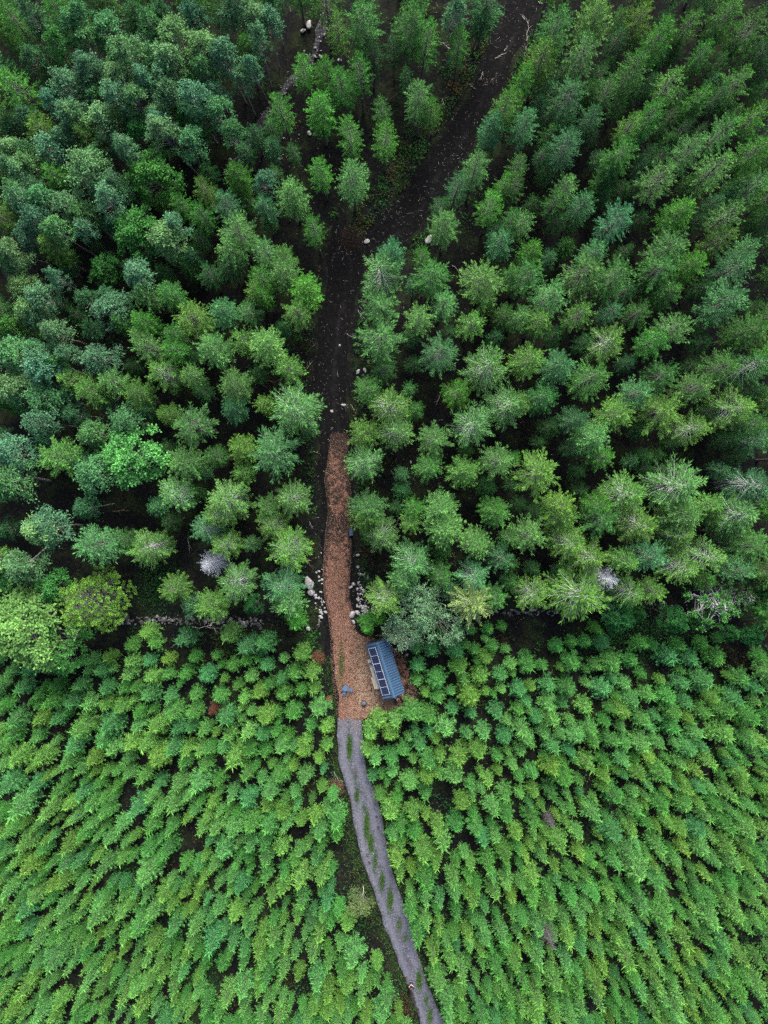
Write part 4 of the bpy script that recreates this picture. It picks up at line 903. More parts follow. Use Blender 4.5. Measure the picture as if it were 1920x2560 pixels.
mass_trees("young_spruces", [yitem(t) for t in rest], M_FOL_MASS, "dense mass of smaller young green spruces filling the lower part of the plantation", "young spruces", ry)
mass_trees("old_spruces", defer, M_FOL_MASS, "shorter shaded spruces filling the dark gaps and edges of the old forest", "old spruces", rt, True)

# ------------------------------------------------------------------ undergrowth and litter (stuff)
ru = np.random.default_rng(31)
def leaf_patch(spots, size, wid, hmax, cols, name, label, catg, material=M_UNDER):
    """spots: list of (px, py, radius px, count)"""
    P, C = [], []
    for (px, py, rp, n) in spots:
        g = at(px, py); rr = rp / 20.0
        q = ru.normal(0, 0.5, (n, 2)) * rr; c = np.array(cols[ru.integers(len(cols))])
        P.append(np.stack([g[0] + q[:, 0], g[1] + q[:, 1], np.abs(ru.normal(0, .5, n)) * hmax], -1)); C.append(np.tile(c * ru.uniform(.75, 1.25), (n, 1)))
    P = np.concatenate(P); C = np.concatenate(C)
    px, py = proj(P[:, 0], P[:, 1], 0); keep = flat_mask(P[:, 0], P[:, 1]) > 0.0
    P = P[keep]; C = C[keep]; n = len(P)
    P[:, 2] += gz(P[:, 0], P[:, 1])
    a = ru.uniform(0, 6.28, n); D = np.stack([np.cos(a), np.sin(a), ru.normal(.1, .35, n)], -1) * (size * ru.uniform(.6, 1.4, n))[:, None]
    W = norm(rand_perp(ru, D) * np.array((1, 1, .35))) * (wid * ru.uniform(.6, 1.4, n))[:, None]
    V, F, T = lozenges(P, D, W, ru.uniform(.1, .8, n), .1)
    A = np.repeat(np.concatenate([C, np.ones((n, 1))], 1), 4, 0)
    o = link(name, mesh_from(name, V, F, [material], attrs={"tint": T, "leafcol": A})); tag(o, label, catg, kind="stuff"); return o
spots = []
for k in range(900):
    px, py = ru.uniform(-20, 1940), ru.uniform(1560, 2580); spots.append((px, py, ru.uniform(12, 34), int(ru.uniform(20, 60))))
for k in range(420):
    px, py = ru.uniform(-20, 1940), ru.uniform(0, 1560); spots.append((px, py, ru.uniform(12, 30), int(ru.uniform(8, 30))))
for (x, y, r_, n) in [(385, 1490, 60, 700), (400, 1440, 50, 400), (1560, 1580, 60, 600), (1640, 1590, 70, 700), (1720, 1610, 60, 500), (1500, 1600, 50, 400), (1440, 1600, 40, 200), (1800, 1640, 60, 400),
                      (780, 1590, 26, 260), (795, 1640, 18, 120), (560, 1600, 40, 250), (480, 1590, 40, 200), (900, 1560, 26, 220), (620, 2470, 40, 500), (1010, 2510, 30, 500), (985, 2530, 30, 400), (700, 2440, 40, 400),
                      (500, 2440, 50, 500), (560, 2500, 40, 400), (745, 1450, 40, 200), (920, 1400, 30, 160), (905, 1440, 30, 160)]:
    spots.append((x, y, r_, n))
for k in range(260):
    py = ru.uniform(40, 640); e = edges(FORK, py); sd = ru.choice([-1, 1]); spots.append(((e[0] if sd < 0 else e[1]) + sd * (8 + abs(ru.normal(0, 45))), py, ru.uniform(10, 30), int(ru.uniform(20, 60))))
for k in range(120):
    py = ru.uniform(640, 1540); e = edges(SOIL, py); sd = ru.choice([-1, 1]); spots.append(((e[0] if sd < 0 else e[1]) + sd * (6 + abs(ru.normal(0, 22))), py, ru.uniform(8, 22), int(ru.uniform(15, 45))))
leaf_patch(spots, .20, .085, .55, [(0.020, 0.075, 0.022), (0.026, 0.095, 0.030), (0.018, 0.062, 0.026), (0.035, 0.110, 0.028), (0.050, 0.060, 0.022), (0.045, 0.034, 0.020)], "undergrowth", "low dark green leafy undergrowth on the forest floor between the trees", "undergrowth")

def grass():
    S = []
    for (x, y, sx, sy, a) in GRASS_SPOTS:
        n = int(sx * sy * a * 6); S.append(np.stack([x + ru.normal(0, sx * .45, n), y + ru.normal(0, sy * .55, n)], -1))
    for y in np.arange(1640, 2560, 3.0):
        e = edges(GRAVEL, max(y, 1797)); l, r_ = e
        if y < 1795: l = edges(CHIPS, y)[0]; r_ = None
        n = int(10 if 1980 < y < 2320 else 5)
        wl = 34 if 1980 < y < 2320 else 13
        S.append(np.stack([l - np.abs(ru.normal(0, wl, n)) - 1, y + ru.normal(0, 2, n)], -1))
        if r_ is not None: S.append(np.stack([r_ + np.abs(ru.normal(0, 9, 4)) - 1, y + ru.normal(0, 2, 4)], -1))
    n = 260; S.append(np.stack([853 + ru.normal(0, 4, n), 1658 + ru.normal(0, 28, n)], -1))
    n = 120; S.append(np.stack([898 + ru.normal(0, 10, n), 1618 + ru.normal(0, 20, n)], -1))
    S = np.concatenate(S); S = np.repeat(S, 5, 0); n = len(S)
    W_ = np.array([at(a, b) for a, b in S]); W_[:, :2] += ru.normal(0, .06, (n, 2)); W_[:, 2] = np.where(flat_mask(W_[:, 0], W_[:, 1]) > 0, gz(W_[:, 0], W_[:, 1]), .03)
    D = norm(np.stack([ru.normal(0, .8, n), ru.normal(0, .8, n), np.full(n, .8)], -1)) * ru.uniform(.10, .26, n)[:, None]
    V, F, T = lozenges(W_, D, rand_perp(ru, D) * .018, ru.uniform(.2, .8, n), .2)
    C = np.array([(.045, .125, .026), (.06, .14, .03), (.07, .12, .035), (.035, .10, .025)])[ru.integers(0, 4, n)]
    o = link("grass", mesh_from("grass", V, F, [M_UNDER], attrs={"tint": T, "leafcol": np.repeat(np.c_[C, np.ones(n)], 4, 0)}))
    tag(o, "short green grass along the road's middle strip and verges", "grass", kind="stuff")
grass()

def scatter_chips():
    n = 43000; ys = ru.uniform(1078, 1800, n); ys = np.where(ys > 1770, 1768 + ru.exponential(24, n), ys); us = ru.uniform(-.02, 1.02, n)
    l = np.interp(ys, [p[0] for p in CHIPS], [p[1] for p in CHIPS]); r_ = np.interp(ys, [p[0] for p in CHIPS], [p[2] for p in CHIPS])
    px = l + (r_ - l) * us
    P = np.array([at(a, b) for a, b in zip(px, ys)]); P[:, 2] = .10 + ru.uniform(-.015, .02, n) - .06 * (2 * us - 1) ** 2
    a = ru.uniform(0, 6.28, n); D = np.stack([np.cos(a), np.sin(a), ru.normal(0, .15, n)], -1) * ru.uniform(.04, .10, n)[:, None] * np.where(ys > 1560, 1.1, 1.0)[:, None]
    W = norm(np.stack([-np.sin(a), np.cos(a), ru.normal(0, .25, n)], -1)) * ru.uniform(.012, .026, n)[:, None]
    pal = np.array([(.050, .027, .020), (.12, .064, .047), (.18, .10, .074), (.24, .155, .115), (.33, .255, .195), (.44, .37, .30)])
    straw = np.clip((ys - 1560) / 80, 0, 1) * np.clip((px - 850) / 60, .1, 1)
    k = np.clip(ru.normal(1.6 + straw * 1.9, 1.1), 0, 5).round().astype(int); C = pal[k] * ru.uniform(.8, 1.15, (n, 1))
    keep = (ru.uniform(0, 1, n) > np.interp(ys, [1078, 1110, 1200, 1300, 1340, 1400], [.97, .7, .5, .7, .6, .3])) & ((px < 985) | (ru.uniform(0, 1, n) < .35))
    P, D, W, C = P[keep], D[keep], W[keep], C[keep]; n = len(P)
    V = np.stack([P - D * .5 - W, P + D * .5 - W * .7, P + D * .5 + W * .7, P - D * .5 + W], 1).reshape(-1, 3)
    m, nt, out = mat("loose_chip"); principled(nt, out, attr(nt, "chipcol").outputs["Color"], .85, .2)
    o = link("wood_chips", mesh_from("wood_chips", V, np.arange(4 * n).reshape(n, 4), [m], attrs={"chipcol": np.repeat(np.c_[C, np.ones(n)], 4, 0)}))
    tag(o, "loose reddish and straw-coloured wood chips strewn over the path and clearing", "wood chips", kind="stuff")
scatter_chips()

def twigs():
    S = []
    for P, n in ((SOIL, 260), (FORK, 300)):
        ys = ru.uniform(max(P[0][0], -20), min(P[-1][0], 1580), n)
        for y in ys:
            e = edges(P, y); S.append((ru.uniform(e[0] - 14, e[1] + 14), y))
    for k in range(900): S.append((ru.uniform(640, 1320), ru.uniform(-10, 1500)))
    for k in range(420): S.append((ru.uniform(0, 1920), ru.uniform(300, 1600)))
    for k in range(60): S.append((980 + ru.normal(0, 30), 520 + ru.normal(0, 25)))
    for k in range(30): S.append((900 + ru.normal(0, 30), 600 + ru.normal(0, 14)))
    S = [s for s in S if not (edges(CHIPS, s[1]) and edges(CHIPS, s[1])[0] < s[0] < edges(CHIPS, s[1])[1])]
    n = len(S); P = np.array([at(a, b) for a, b in S]); P[:, 2] = gz(P[:, 0], P[:, 1]) + .05
    a = ru.uniform(0, 6.28, n); L = ru.exponential(.17, n) + .07; d = np.stack([np.cos(a), np.sin(a), ru.normal(0, .06, n)], -1) * L[:, None]
    Q = np.stack([P, P + d * .5 + ru.normal(0, .05, (n, 3)) * L[:, None], P + d], 1)
    V, F = tubes(Q, np.array([1, .8, .45])[None] * ru.uniform(.007, .017, n)[:, None], 4)
    o = link("twig_litter", mesh_from("twig_litter", V, F, [M_STICK])); tag(o, "pale broken twigs littering the dark track and forest floor", "twigs", kind="stuff")
twigs()

# ------------------------------------------------------------------ rocks
M_ROCK, nt, out = mat("pale_rock"); n_ = noise(nt, 3.5, 6, .65, objpos(nt))
principled(nt, out, ramp(nt, n_.outputs["Fac"], [(.3, (.09, .09, .095)), (.5, (.27, .27, .275)), (.72, (.45, .45, .455))]), .85, .25, bump=n_.outputs["Fac"], bstr=.5, bdist=.03)
M_ROCKDK, nt, out = mat("grey_rock"); n_ = noise(nt, 4, 6, .65, objpos(nt))
principled(nt, out, ramp(nt, n_.outputs["Fac"], [(.3, (.08, .08, .085)), (.7, (.34, .34, .36))]), .85, .25, bump=n_.outputs["Fac"], bstr=.5, bdist=.03)
def ico():
    t = (1 + 5 ** .5) / 2
    V = [(-1, t, 0), (1, t, 0), (-1, -t, 0), (1, -t, 0), (0, -1, t), (0, 1, t), (0, -1, -t), (0, 1, -t), (t, 0, -1), (t, 0, 1), (-t, 0, -1), (-t, 0, 1)]
    F = [(0, 11, 5), (0, 5, 1), (0, 1, 7), (0, 7, 10), (0, 10, 11), (1, 5, 9), (5, 11, 4), (11, 10, 2), (10, 7, 6), (7, 1, 8), (3, 9, 4), (3, 4, 2), (3, 2, 6), (3, 6, 8), (3, 8, 9), (4, 9, 5), (2, 4, 11), (6, 2, 10), (8, 6, 7), (9, 8, 1)]
    V = [np.array(v, float) / np.linalg.norm(v) for v in V]
    for _ in range(2):
        c = {}; G = []
        def mid(a, b):
            k = (min(a, b), max(a, b))
            if k not in c: m = V[a] + V[b]; V.append(m / np.linalg.norm(m)); c[k] = len(V) - 1
            return c[k]
        for (a, b, d) in F: x, y, z = mid(a, b), mid(b, d), mid(d, a); G += [(a, x, z), (b, y, x), (d, z, y), (x, y, z)]
        F = G
    return np.array(V), np.array(F)
IV, IF = ico()
def rockV(r, sx, sy, sz):
    V = IV.copy(); d = np.ones(len(V))
    for k in range(7):                       # random flat cuts give facets
        n = norm(r.normal(0, 1, 3)); h = r.uniform(.62, .95); dd = V @ n; V = V - np.outer(np.maximum(dd - h, 0), n)
    V = V * (1 + r.normal(0, .02, (len(V), 1))); a = r.uniform(0, 6.28); V = V * np.array((sx, sy, sz))
    return V @ np.array(((math.cos(a), -math.sin(a), 0), (math.sin(a), math.cos(a), 0), (0, 0, 1))).T
rr = np.random.default_rng(41)
def boulder(px, py, rpx, label, elong=1.0, m=None):
    s = rpx / 20.0; V = rockV(rr, s * elong, s / elong ** .5, s * .7)
    g = at(px, py); me = mesh_from("boulder", V, IF, [m or M_ROCK])
    o = link("boulder", me, None, (g[0], g[1], max(float(gz(g[0], g[1])), .0) + s * .25)); tag(o, label, "boulder", "loose boulders beside the track"); return o
H_ = lambda ox, oy, x, y: (ox + x * .3858, oy + y * .3858)
BOULD = [(640, 1280, 345, 460, 36, "largest smooth white oblong boulder left of the wood-chip path", 1.35), (640, 1280, 357, 520, 25, "mottled round white boulder just below the largest oblong one, left of the path", 1.05),
         (640, 1280, 385, 541, 12, "small white boulder touching the lower right of the mottled round boulder", 1.2), (640, 1280, 338, 757, 15, "pale mottled boulder in the bushes left of the path, above the clearing", 1.2),
         (640, 1280, 632, 468, 12, "white boulder right of the chip path, upper one of the right-hand cluster", 1.1), (640, 1280, 615, 487, 11, "white oblong boulder close to the right edge of the chip path", 1.4),
         (640, 1280, 622, 664, 20, "broad blue-grey boulder at the lower end of the rubble right of the path", 1.3), (640, 1280, 655, 650, 15, "blue-grey boulder in the middle of the rubble right of the chip path", 1.2),
         (640, 1280, 633, 712, 11, "lone white boulder at the path's right edge just above the clearing", 1.3), (640, 1280, 655, 607, 10, "small white boulder at the top of the rubble right of the path", 1.2),
         (640, 1280, 450, 648, 10, "white boulder at the path's left edge, nearest to the chips", 1.3), (640, 1280, 420, 650, 10, "white boulder in the left rubble, a step away from the chips", 1.3),
         (640, 1280, 418, 680, 13, "white double boulder lowest in the left rubble beside the chip path", 1.4), (640, 1280, 427, 660, 9, "small round white boulder between others in the left rubble", 1.0),
         (640, 1280, 392, 392, 7, "topmost small white boulder in the short row left of the path", 1.1), (640, 1280, 408, 420, 8, "white boulder second from the top in the short row left of the path", 1.1),
         (640, 1280, 978, 925, 9, "lone white boulder right of the cabin beside the young spruces", 1.3), (640, 1280, 660, 356, 10, "pale ring-marked round stone lying right of the chip path", 1.0),
         (640, 640, 662, 752, 15, "white boulder right of the black track, left one of two side by side", 1.3), (640, 640, 706, 742, 14, "white boulder right of the black track, right one of two side by side", 1.3),
         (640, 640, 543, 578, 7, "lone small white stone in the middle of the upper black track", 1.2), (640, 640, 567, 966, 12, "white wedge-shaped stone on the right half of the black track above the chips", 1.5),
         (640, 640, 491, 1006, 10, "white angular stone on the black track just above the chip path's end", 1.2), (640, 640, 1003, 1336, 7, "lone small white stone on the forest floor right of the chip path", 1.5),
         (640, 0, 718, 1567, 17, "pale boulder on the track junction beside the brown mound", 1.2), (640, 0, 1118, 1555, 27, "big grey-white boulder at the right edge of the track fork", 1.3),
         (640, 0, 345, 165, 22, "white boulder by the stream at the top, upper one of a pair", 1.4), (640, 0, 305, 203, 15, "white boulder by the stream at the top, lower one of a pair", 1.3),
         (640, 0, 495, 722, 13, "pale boulder between the upper spruces right of the stream", 1.1), (640, 0, 345, 866, 14, "pale boulder below the upper spruces near the stream", 1.3),
         (640, 0, 540, 392, 13, "white boulder beside the tall top spruces near the stream", 1.2), (640, 0, 150, 1032, 10, "small white stone below the stream's stony bend", 1.2),
         (640, 0, 1000, 1086, 7, "left one of two tiny white stones on the moss left of the fork", 1.0), (640, 0, 1032, 1084, 7, "right one of two tiny white stones on the moss left of the fork", 1.0),
         (0, 1280, 1580, 720, 14, "grey boulder under the branches between stone wall and chip path", 1.2), (640, 1280, 1290, 690, 14, "pale stone under the yellow star-shaped spruce", 1.3)]
for (ox, oy, x, y, r_, lb, el) in BOULD: boulder(*H_(ox, oy, x, y), r_ * .3858, lb, el)
g = at(956.8, 1757.5); o = link("boulder", mesh_from("boulder", rockV(rr, .15, .12, .09), IF, [M_ROCKDK], None), None, (g[0], g[1], .14)); tag(o, "small grey stone on the chips below the cabin's lower gable", "boulder", "loose boulders beside the track")

def rubble(name, items, label, catg, m, kind=None):
    Vs, Fs = [], []; o = 0
    for (px, py, s) in items:
        g = at(px, py); V = rockV(rr, s * rr.uniform(.9, 1.4), s * rr.uniform(.7, 1.1), s * .75) + np.array((g[0], g[1], float(gz(g[0], g[1])) + s * .4 + .02)); Vs.append(V); Fs.append(IF + o); o += len(V)
    ob = link(name, mesh_from(name, np.concatenate(Vs), np.concatenate(Fs), [m])); tag(ob, label, catg, kind=kind)
M_WALL, nt, out = mat("lichen_wall_stone"); n_ = noise(nt, 2.6, 6, .65, pos(nt))
principled(nt, out, ramp(nt, n_.outputs["Fac"], [(.36, (.02, .022, .018)), (.52, (.10, .10, .10)), (.70, (.30, .30, .32))]), .9, .2, bump=n_.outputs["Fac"], bstr=.5, bdist=.04)
def wall_items(x0, x1, yf, half, dens, s0=.07, s1=.26):
    it = []
    n = int((x1 - x0) * dens)
    for k in range(n):
        x = rr.uniform(x0, x1); it.append((x, yf(x) + rr.normal(0, half * .5), float(np.clip(rr.exponential(.07) + s0, s0, s1))))
    return it
rubble("stone_wall", wall_items(306, 660, lambda x: np.interp(x, [306, 420, 500, 560, 660], [1552, 1549, 1551, 1556, 1560]), 13, .62), "tumbledown dry-stone wall of grey-white stones left of the chip path", "stone wall", M_WALL)
rubble("stone_wall", wall_items(1180, 1720, lambda x: np.interp(x, [1130, 1300, 1390, 1520, 1660, 1760], [1546, 1530, 1530, 1518, 1514, 1520]), 9, .28), "tumbledown dry-stone wall edging the old spruces right of the cabin", "stone wall", M_WALL)
it = []
for k in range(70): it.append((810 + rr.normal(0, 12), 1410 + rr.uniform(-30, 125), float(np.clip(rr.exponential(.05) + .05, .05, .18))))
for k in range(85): it.append((893 + abs(rr.normal(0, 18)), 1490 + rr.normal(0, 32), float(np.clip(rr.exponential(.06) + .05, .05, .2))))
for k in range(26): it.append((905 + abs(rr.normal(0, 24)), 1528 + rr.normal(0, 9), float(rr.uniform(.08, .2))))
it = [i for i in it if not (edges(CHIPS, i[1])[0] - 3 < i[0] < edges(CHIPS, i[1])[1] + 4)]
rubble("rubble", it, "scattered small white stones on the black soil along both edges of the chip path", "stones", M_ROCK, kind="stuff")
it = []
for (x0, y0), (x1, y1) in zip(STREAM, STREAM[1:]):
    L = math.hypot(x1 - x0, y1 - y0)
    for k in range(int(L * .32)):
        t = rr.uniform(0, 1); it.append((x0 + (x1 - x0) * t + rr.normal(0, 11), y0 + (y1 - y0) * t + rr.normal(0, 9), float(np.clip(rr.exponential(.05) + .04, .04, .2))))
for k in range(60): it.append((rr.uniform(560, 760), rr.uniform(300, 420), float(rr.uniform(.04, .12))))
rubble("stream_stones", it, "pale stones strewn along the stream bed in the upper left", "stones", M_ROCKDK, kind="stuff")

# ------------------------------------------------------------------ fallen branches, piles
def branch(a, b, rad, label, m=M_STICK, z=.12, forks=3, zend=None):
    A = at(*a); B = at(*b, zend if zend else 0); A[2] = float(gz(A[0], A[1])) + z; B[2] = (zend if zend else float(gz(B[0], B[1])) + z)
    L = np.linalg.norm(B - A); k = 6; s = np.linspace(0, 1, k)[:, None]
    P = A + (B - A) * s; P[1:-1] += rr.normal(0, .035, (k - 2, 3)) * L
    P[:, 2] = np.maximum(P[:, 2], .05)
    parts = [tubes(P[None], (rad * (1 - .6 * s[:, 0]))[None], 5)]
    for f in range(forks):
        i = rr.integers(1, 5); d = norm(B - A); a_ = rr.choice([-1, 1]) * rr.uniform(.5, 1.0); dd = np.array((d[0] * math.cos(a_) - d[1] * math.sin(a_), d[0] * math.sin(a_) + d[1] * math.cos(a_), .15)) * L * rr.uniform(.18, .4)
        Q = np.stack([P[i], P[i] + dd * .5 + rr.normal(0, .03, 3) * L, P[i] + dd]); parts.append(tubes(Q[None], np.array([[.55, .4, .2]]) * rad, 4))
    V, F = cat(parts); o = link("fallen_branch", mesh_from("fallen_branch", V, F, [m])); tag(o, label, "fallen branch", "fallen branches and logs"); return o
FB = [((640, 0), 1180, 265, 1262, 322, .045, "pale fallen branch left of the slender grey-trunked spruce near the top"), ((640, 0), 1208, 640, 1222, 704, .04, "short pale upright-lying stick below the slender spruce near the top"),
      ((640, 0), 1470, 470, 1452, 522, .05, "greenish-white stick on the moss left of the upper fork"), ((640, 0), 1548, 382, 1622, 345, .05, "pale forked branch on the upper fork's left bank, lower one"),
      ((640, 0), 1608, 335, 1630, 300, .035, "small pale stick just above the forked branch on the upper fork"), ((640, 0), 1365, 542, 1425, 580, .03, "thin pale stick lying on the moss beside the slender spruce"),
      ((1280, 0), 95, 270, 112, 130, .04, "long bleached stick on the right edge of the upper fork"), ((1280, 0), 62, 108, 82, 134, .05, "short white stick on the black soil at the top of the fork"), ((1280, 0), 168, 15, 200, 26, .05, "white stick lying at the very top of the fork"),
      ((1280, 0), 70, 410, 100, 290, .035, "thin long stick along the fork's right edge below the bleached one"),
      ((640, 640), 1195, 895, 1165, 972, .04, "pale stick on the bare floor right of the two white boulders"), ((640, 640), 318, 742, 372, 680, .04, "crooked pale stick on the left bank of the black track"), ((640, 640), 0, 806, 150, 816, .05, "long brown log lying under the spruces left of the track"),
      ((640, 640), 875, 1388, 890, 1422, .05, "short pale stick right of the upper end of the chip path"), ((640, 640), 948, 1585, 940, 1645, .035, "thin pale stick right of the chip path, below the short one"), ((640, 640), 1270, 62, 1352, 148, .04, "thin straight dead stem lying among the right spruces near the junction"),
      ((640, 640), 590, 505, 655, 545, .03, "thin stick on the right bank of the black track"), ((640, 640), 660, 350, 722, 430, .04, "grey branch leaning on the right bank beside the track's bend"), ((640, 640), 612, 960, 655, 1035, .03, "thin grey stick on the right bank by the wedge-shaped stone"),
      ((640, 640), 345, 1165, 402, 1145, .06, "dark mossy log on the left bank where the chips begin"), ((640, 640), 350, 1272, 402, 1270, .03, "thin pale stick on the left bank beside the chips' upper end"),
      ((640, 1280), 905, 105, 935, 0, .04, "long thin grey stem among the spruces right of the chip path"), ((640, 1280), 300, 262, 372, 370, .05, "long brown log pointing down to the white oblong boulder"), ((640, 1280), 1283, 265, 1290, 350, .03, "thin brown stick under the right-hand spruces"),
      ((640, 1280), 345, 60, 372, 110, .03, "crooked grey twig on the left floor beside the chip path"), ((640, 1280), 410, 690, 408, 745, .05, "short white birch stick below the left rubble"), ((640, 1280), 756, 802, 832, 796, .05, "pale stick lying just above the cabin roof"),
      ((0, 1280), 1250, 742, 1440, 752, .06, "long bare grey branch lying below the left stone wall"), ((0, 1280), 1340, 740, 1440, 690, .05, "bare grey branch crossing the stone wall's right end"), ((0, 640), 730, 1652, 840, 1650, .07, "curved pale branch on the dark floor below the big round broadleaf tree"),
      ((1280, 640), 800, 1338, 912, 1366, .04, "long thin pale stick in the dark gap among the right spruces"), ((1280, 1280), 1235, 110, 1300, 160, .04, "pale stick in the dark gap near the right edge"), ((0, 1280), 1220, 165, 1230, 265, .03, "thin upright-lying stick beside the white dead spruce"),
      ((640, 1920), 505, 20, 545, 95, .04, "bare white twiggy branch above the reddish brush pile"), ((640, 1920), 480, 130, 556, 222, .04, "bare white branch across the reddish brush pile by the road"), ((640, 0), 1560, 470, 1530, 545, .025, "thin dark stick on the fork's left bank")]
for (o_, x0, y0, x1, y1, rd, lb) in FB: branch(H_(*o_, x0, y0), H_(*o_, x1, y1), rd, lb, M_BROWNSTICK if "brown" in lb or "dark" in lb else M_STICK)
branch(H_(640, 0, 866, 662), H_(640, 0, 905, 580), .12, "broken brown snag leaning between the spruces at the top", M_BROWNSTICK, forks=1, zend=2.6)

def heap(px, py, rad, hgt, nq, cols, name, label, catg, stick=False):
    g = at(px, py); root_z = max(0, float(gz(g[0], g[1])))
    V = []; nr, na = 7, 20
    for i in range(nr):
        for k in range(na):
            q = (1 - i / (nr - 1)); a = 6.283 * k / na; w = rad * q * (1 + .14 * math.sin(3 * a + px) + .08 * math.sin(5 * a)); V.append((w * math.cos(a), w * math.sin(a), hgt * (1 - q ** 1.7) - .06 + rr.normal(0, .02)))
    idx = np.arange(nr * na).reshape(nr, na); j = np.roll(idx, -1, 1); F = np.stack([idx[:-1], j[:-1], j[1:], idx[1:]], -1).reshape(-1, 4); V = np.array(V)
    a = rr.uniform(0, 6.28, nq); q = np.sqrt(rr.uniform(0, 1, nq)); P = np.stack([rad * q * np.cos(a) * 1.03, rad * q * np.sin(a) * 1.03, hgt * (1 - q ** 1.7) + rr.uniform(-.04, .05, nq)], -1)
    b = rr.uniform(0, 6.28, nq); L = rr.uniform(.3, .9, nq) if stick else rr.uniform(.06, .18, nq)
    D = np.stack([np.cos(b), np.sin(b), rr.normal(0, .25, nq)], -1) * L[:, None]; W = rand_perp(rr, D) * ((.014 if stick else .035) * rr.uniform(.7, 1.3, nq))[:, None]
    lv, lf, lt = lozenges(P - D * .4, D, W, np.zeros(nq), 0); VV, FF = cat([(V, F), (lv, lf)])
    C = np.array(cols)[rr.integers(0, len(cols), nq)] * rr.uniform(.7, 1.2, (nq, 1)); C = np.r_[np.tile(np.array(cols[0]) * .6, (len(V), 1)), np.repeat(C, 4, 0)]
    m, nt, out = mat(name + "_mat"); principled(nt, out, attr(nt, "chipcol").outputs["Color"], .9, .15)
    o = link(name, mesh_from(name, VV, FF, [m], attrs={"chipcol": np.c_[C, np.ones(len(C))]}), None, (g[0], g[1], root_z)); tag(o, label, catg)
RED = [(.10, .040, .026), (.13, .055, .036), (.17, .08, .055), (.07, .03, .02)]
heap(795.5, 1645, .86, .55, 1500, RED, "chip_pile", "rust-red heap of wood chips left of the clearing", "chip pile")
heap(823, 1747, .42, .22, 400, RED + [(.4, .26, .16)], "chip_pile", "small brown heap of chips on the clearing's left edge, below the rust-red heap", "chip pile")
heap(838, 1968, 1.15, .40, 420, [(.085, .045, .032), (.12, .065, .05), (.06, .032, .024), (.18, .13, .10)], "brush_pile", "reddish pile of dead brushwood on the left verge of the gravel road", "brush pile", stick=True)
heap(880, 596, 1.7, .35, 900, [(.018, .013, .011), (.030, .020, .015), (.045, .029, .022)], "soil_mound", "brown mound of soil and needles in the crook of the track junction", "soil mound")

# ------------------------------------------------------------------ cabin
ZE, ZR = 2.55, 3.25
cn = [at(913.9, 1610.4, ZE), at(971.0, 1595.8, ZE), at(1011.4, 1731.5, ZE), at(957.7, 1747.4, ZE)]     # NW NE SE SW
cc = sum(cn) / 4; ax = ((cn[3] + cn[2]) - (cn[0] + cn[1]))[:2]; LEN = np.linalg.norm(ax) / 2; ax /= np.linalg.norm(ax)      # towards the lower gable
WID = (np.linalg.norm((cn[1] - cn[0])[:2]) + np.linalg.norm((cn[2] - cn[3])[:2])) / 2
rz = math.atan2(ax[1], ax[0])
print("cabin", LEN, WID, math.degrees(rz), cc)
# local frame: +x towards lower gable, +y towards the right (east) side
cab = empty("cabin", (cc[0], cc[1], 0.02), rz); tag(cab, "small dark blue-grey wooden cabin with ribbed metal roof in the wood-chip clearing", "cabin")
M_ROOF, nt, out = mat("blue_metal_roof"); n_ = noise(nt, 1.2, 5, .6, objpos(nt))
principled(nt, out, ramp(nt, n_.outputs["Fac"], [(.3, (.030, .072, .135)), (.7, (.040, .090, .162))]), maprange(nt, n_.outputs["Fac"], .3, .7, .5, .7), .3, .1)
M_CAP = simple("ridge_metal", (.045, .100, .175), .5, .4, .1)
M_WALLW, nt, out = mat("dark_cladding"); wv = N(nt, "ShaderNodeTexWave"); wv.inputs["Scale"].default_value = 2.6; wv.inputs["Distortion"].default_value = .4; nt.links.new(objpos(nt), wv.inputs["Vector"])
principled(nt, out, ramp(nt, wv.outputs["Fac"], [(.0, (.012, .014, .017)), (.2, (.035, .040, .046)), (1, (.045, .050, .056))]), .7, .3, bump=wv.outputs["Fac"], bstr=.4, bdist=.02)
HL, HW = LEN / 2, WID / 2; wx, wy = HL - .16, HW - .22; ZW = ZE - .02; k_ = (ZR - ZE) / HW
def hz(y): return ZR - .05 - abs(y) * k_
mb = MB()
P = [(-wx, -wy), (wx, -wy), (wx, wy), (-wx, wy)]
V = []
for x in (-wx, wx):
    V += [(x, -wy, .25), (x, wy, .25), (x, wy, hz(wy)), (x, 0, hz(0)), (x, -wy, hz(wy))]
mb.add(V, [(0, 4, 3, 2, 1), (5, 6, 7, 8, 9), (0, 5, 9, 4), (1, 2, 7, 6), (0, 1, 6, 5)]); mb.build("wall", M_WALLW, cab)
mb = MB()
for x in np.linspace(-wx + .4, wx - .4, 4):
    for y in (-wy + .2, wy - .2): mb.box((x, y, .12), (.22, .22, .28))
mb.build("foundation", simple("concrete_blocks", (.3, .3, .29), .9, .2), cab)
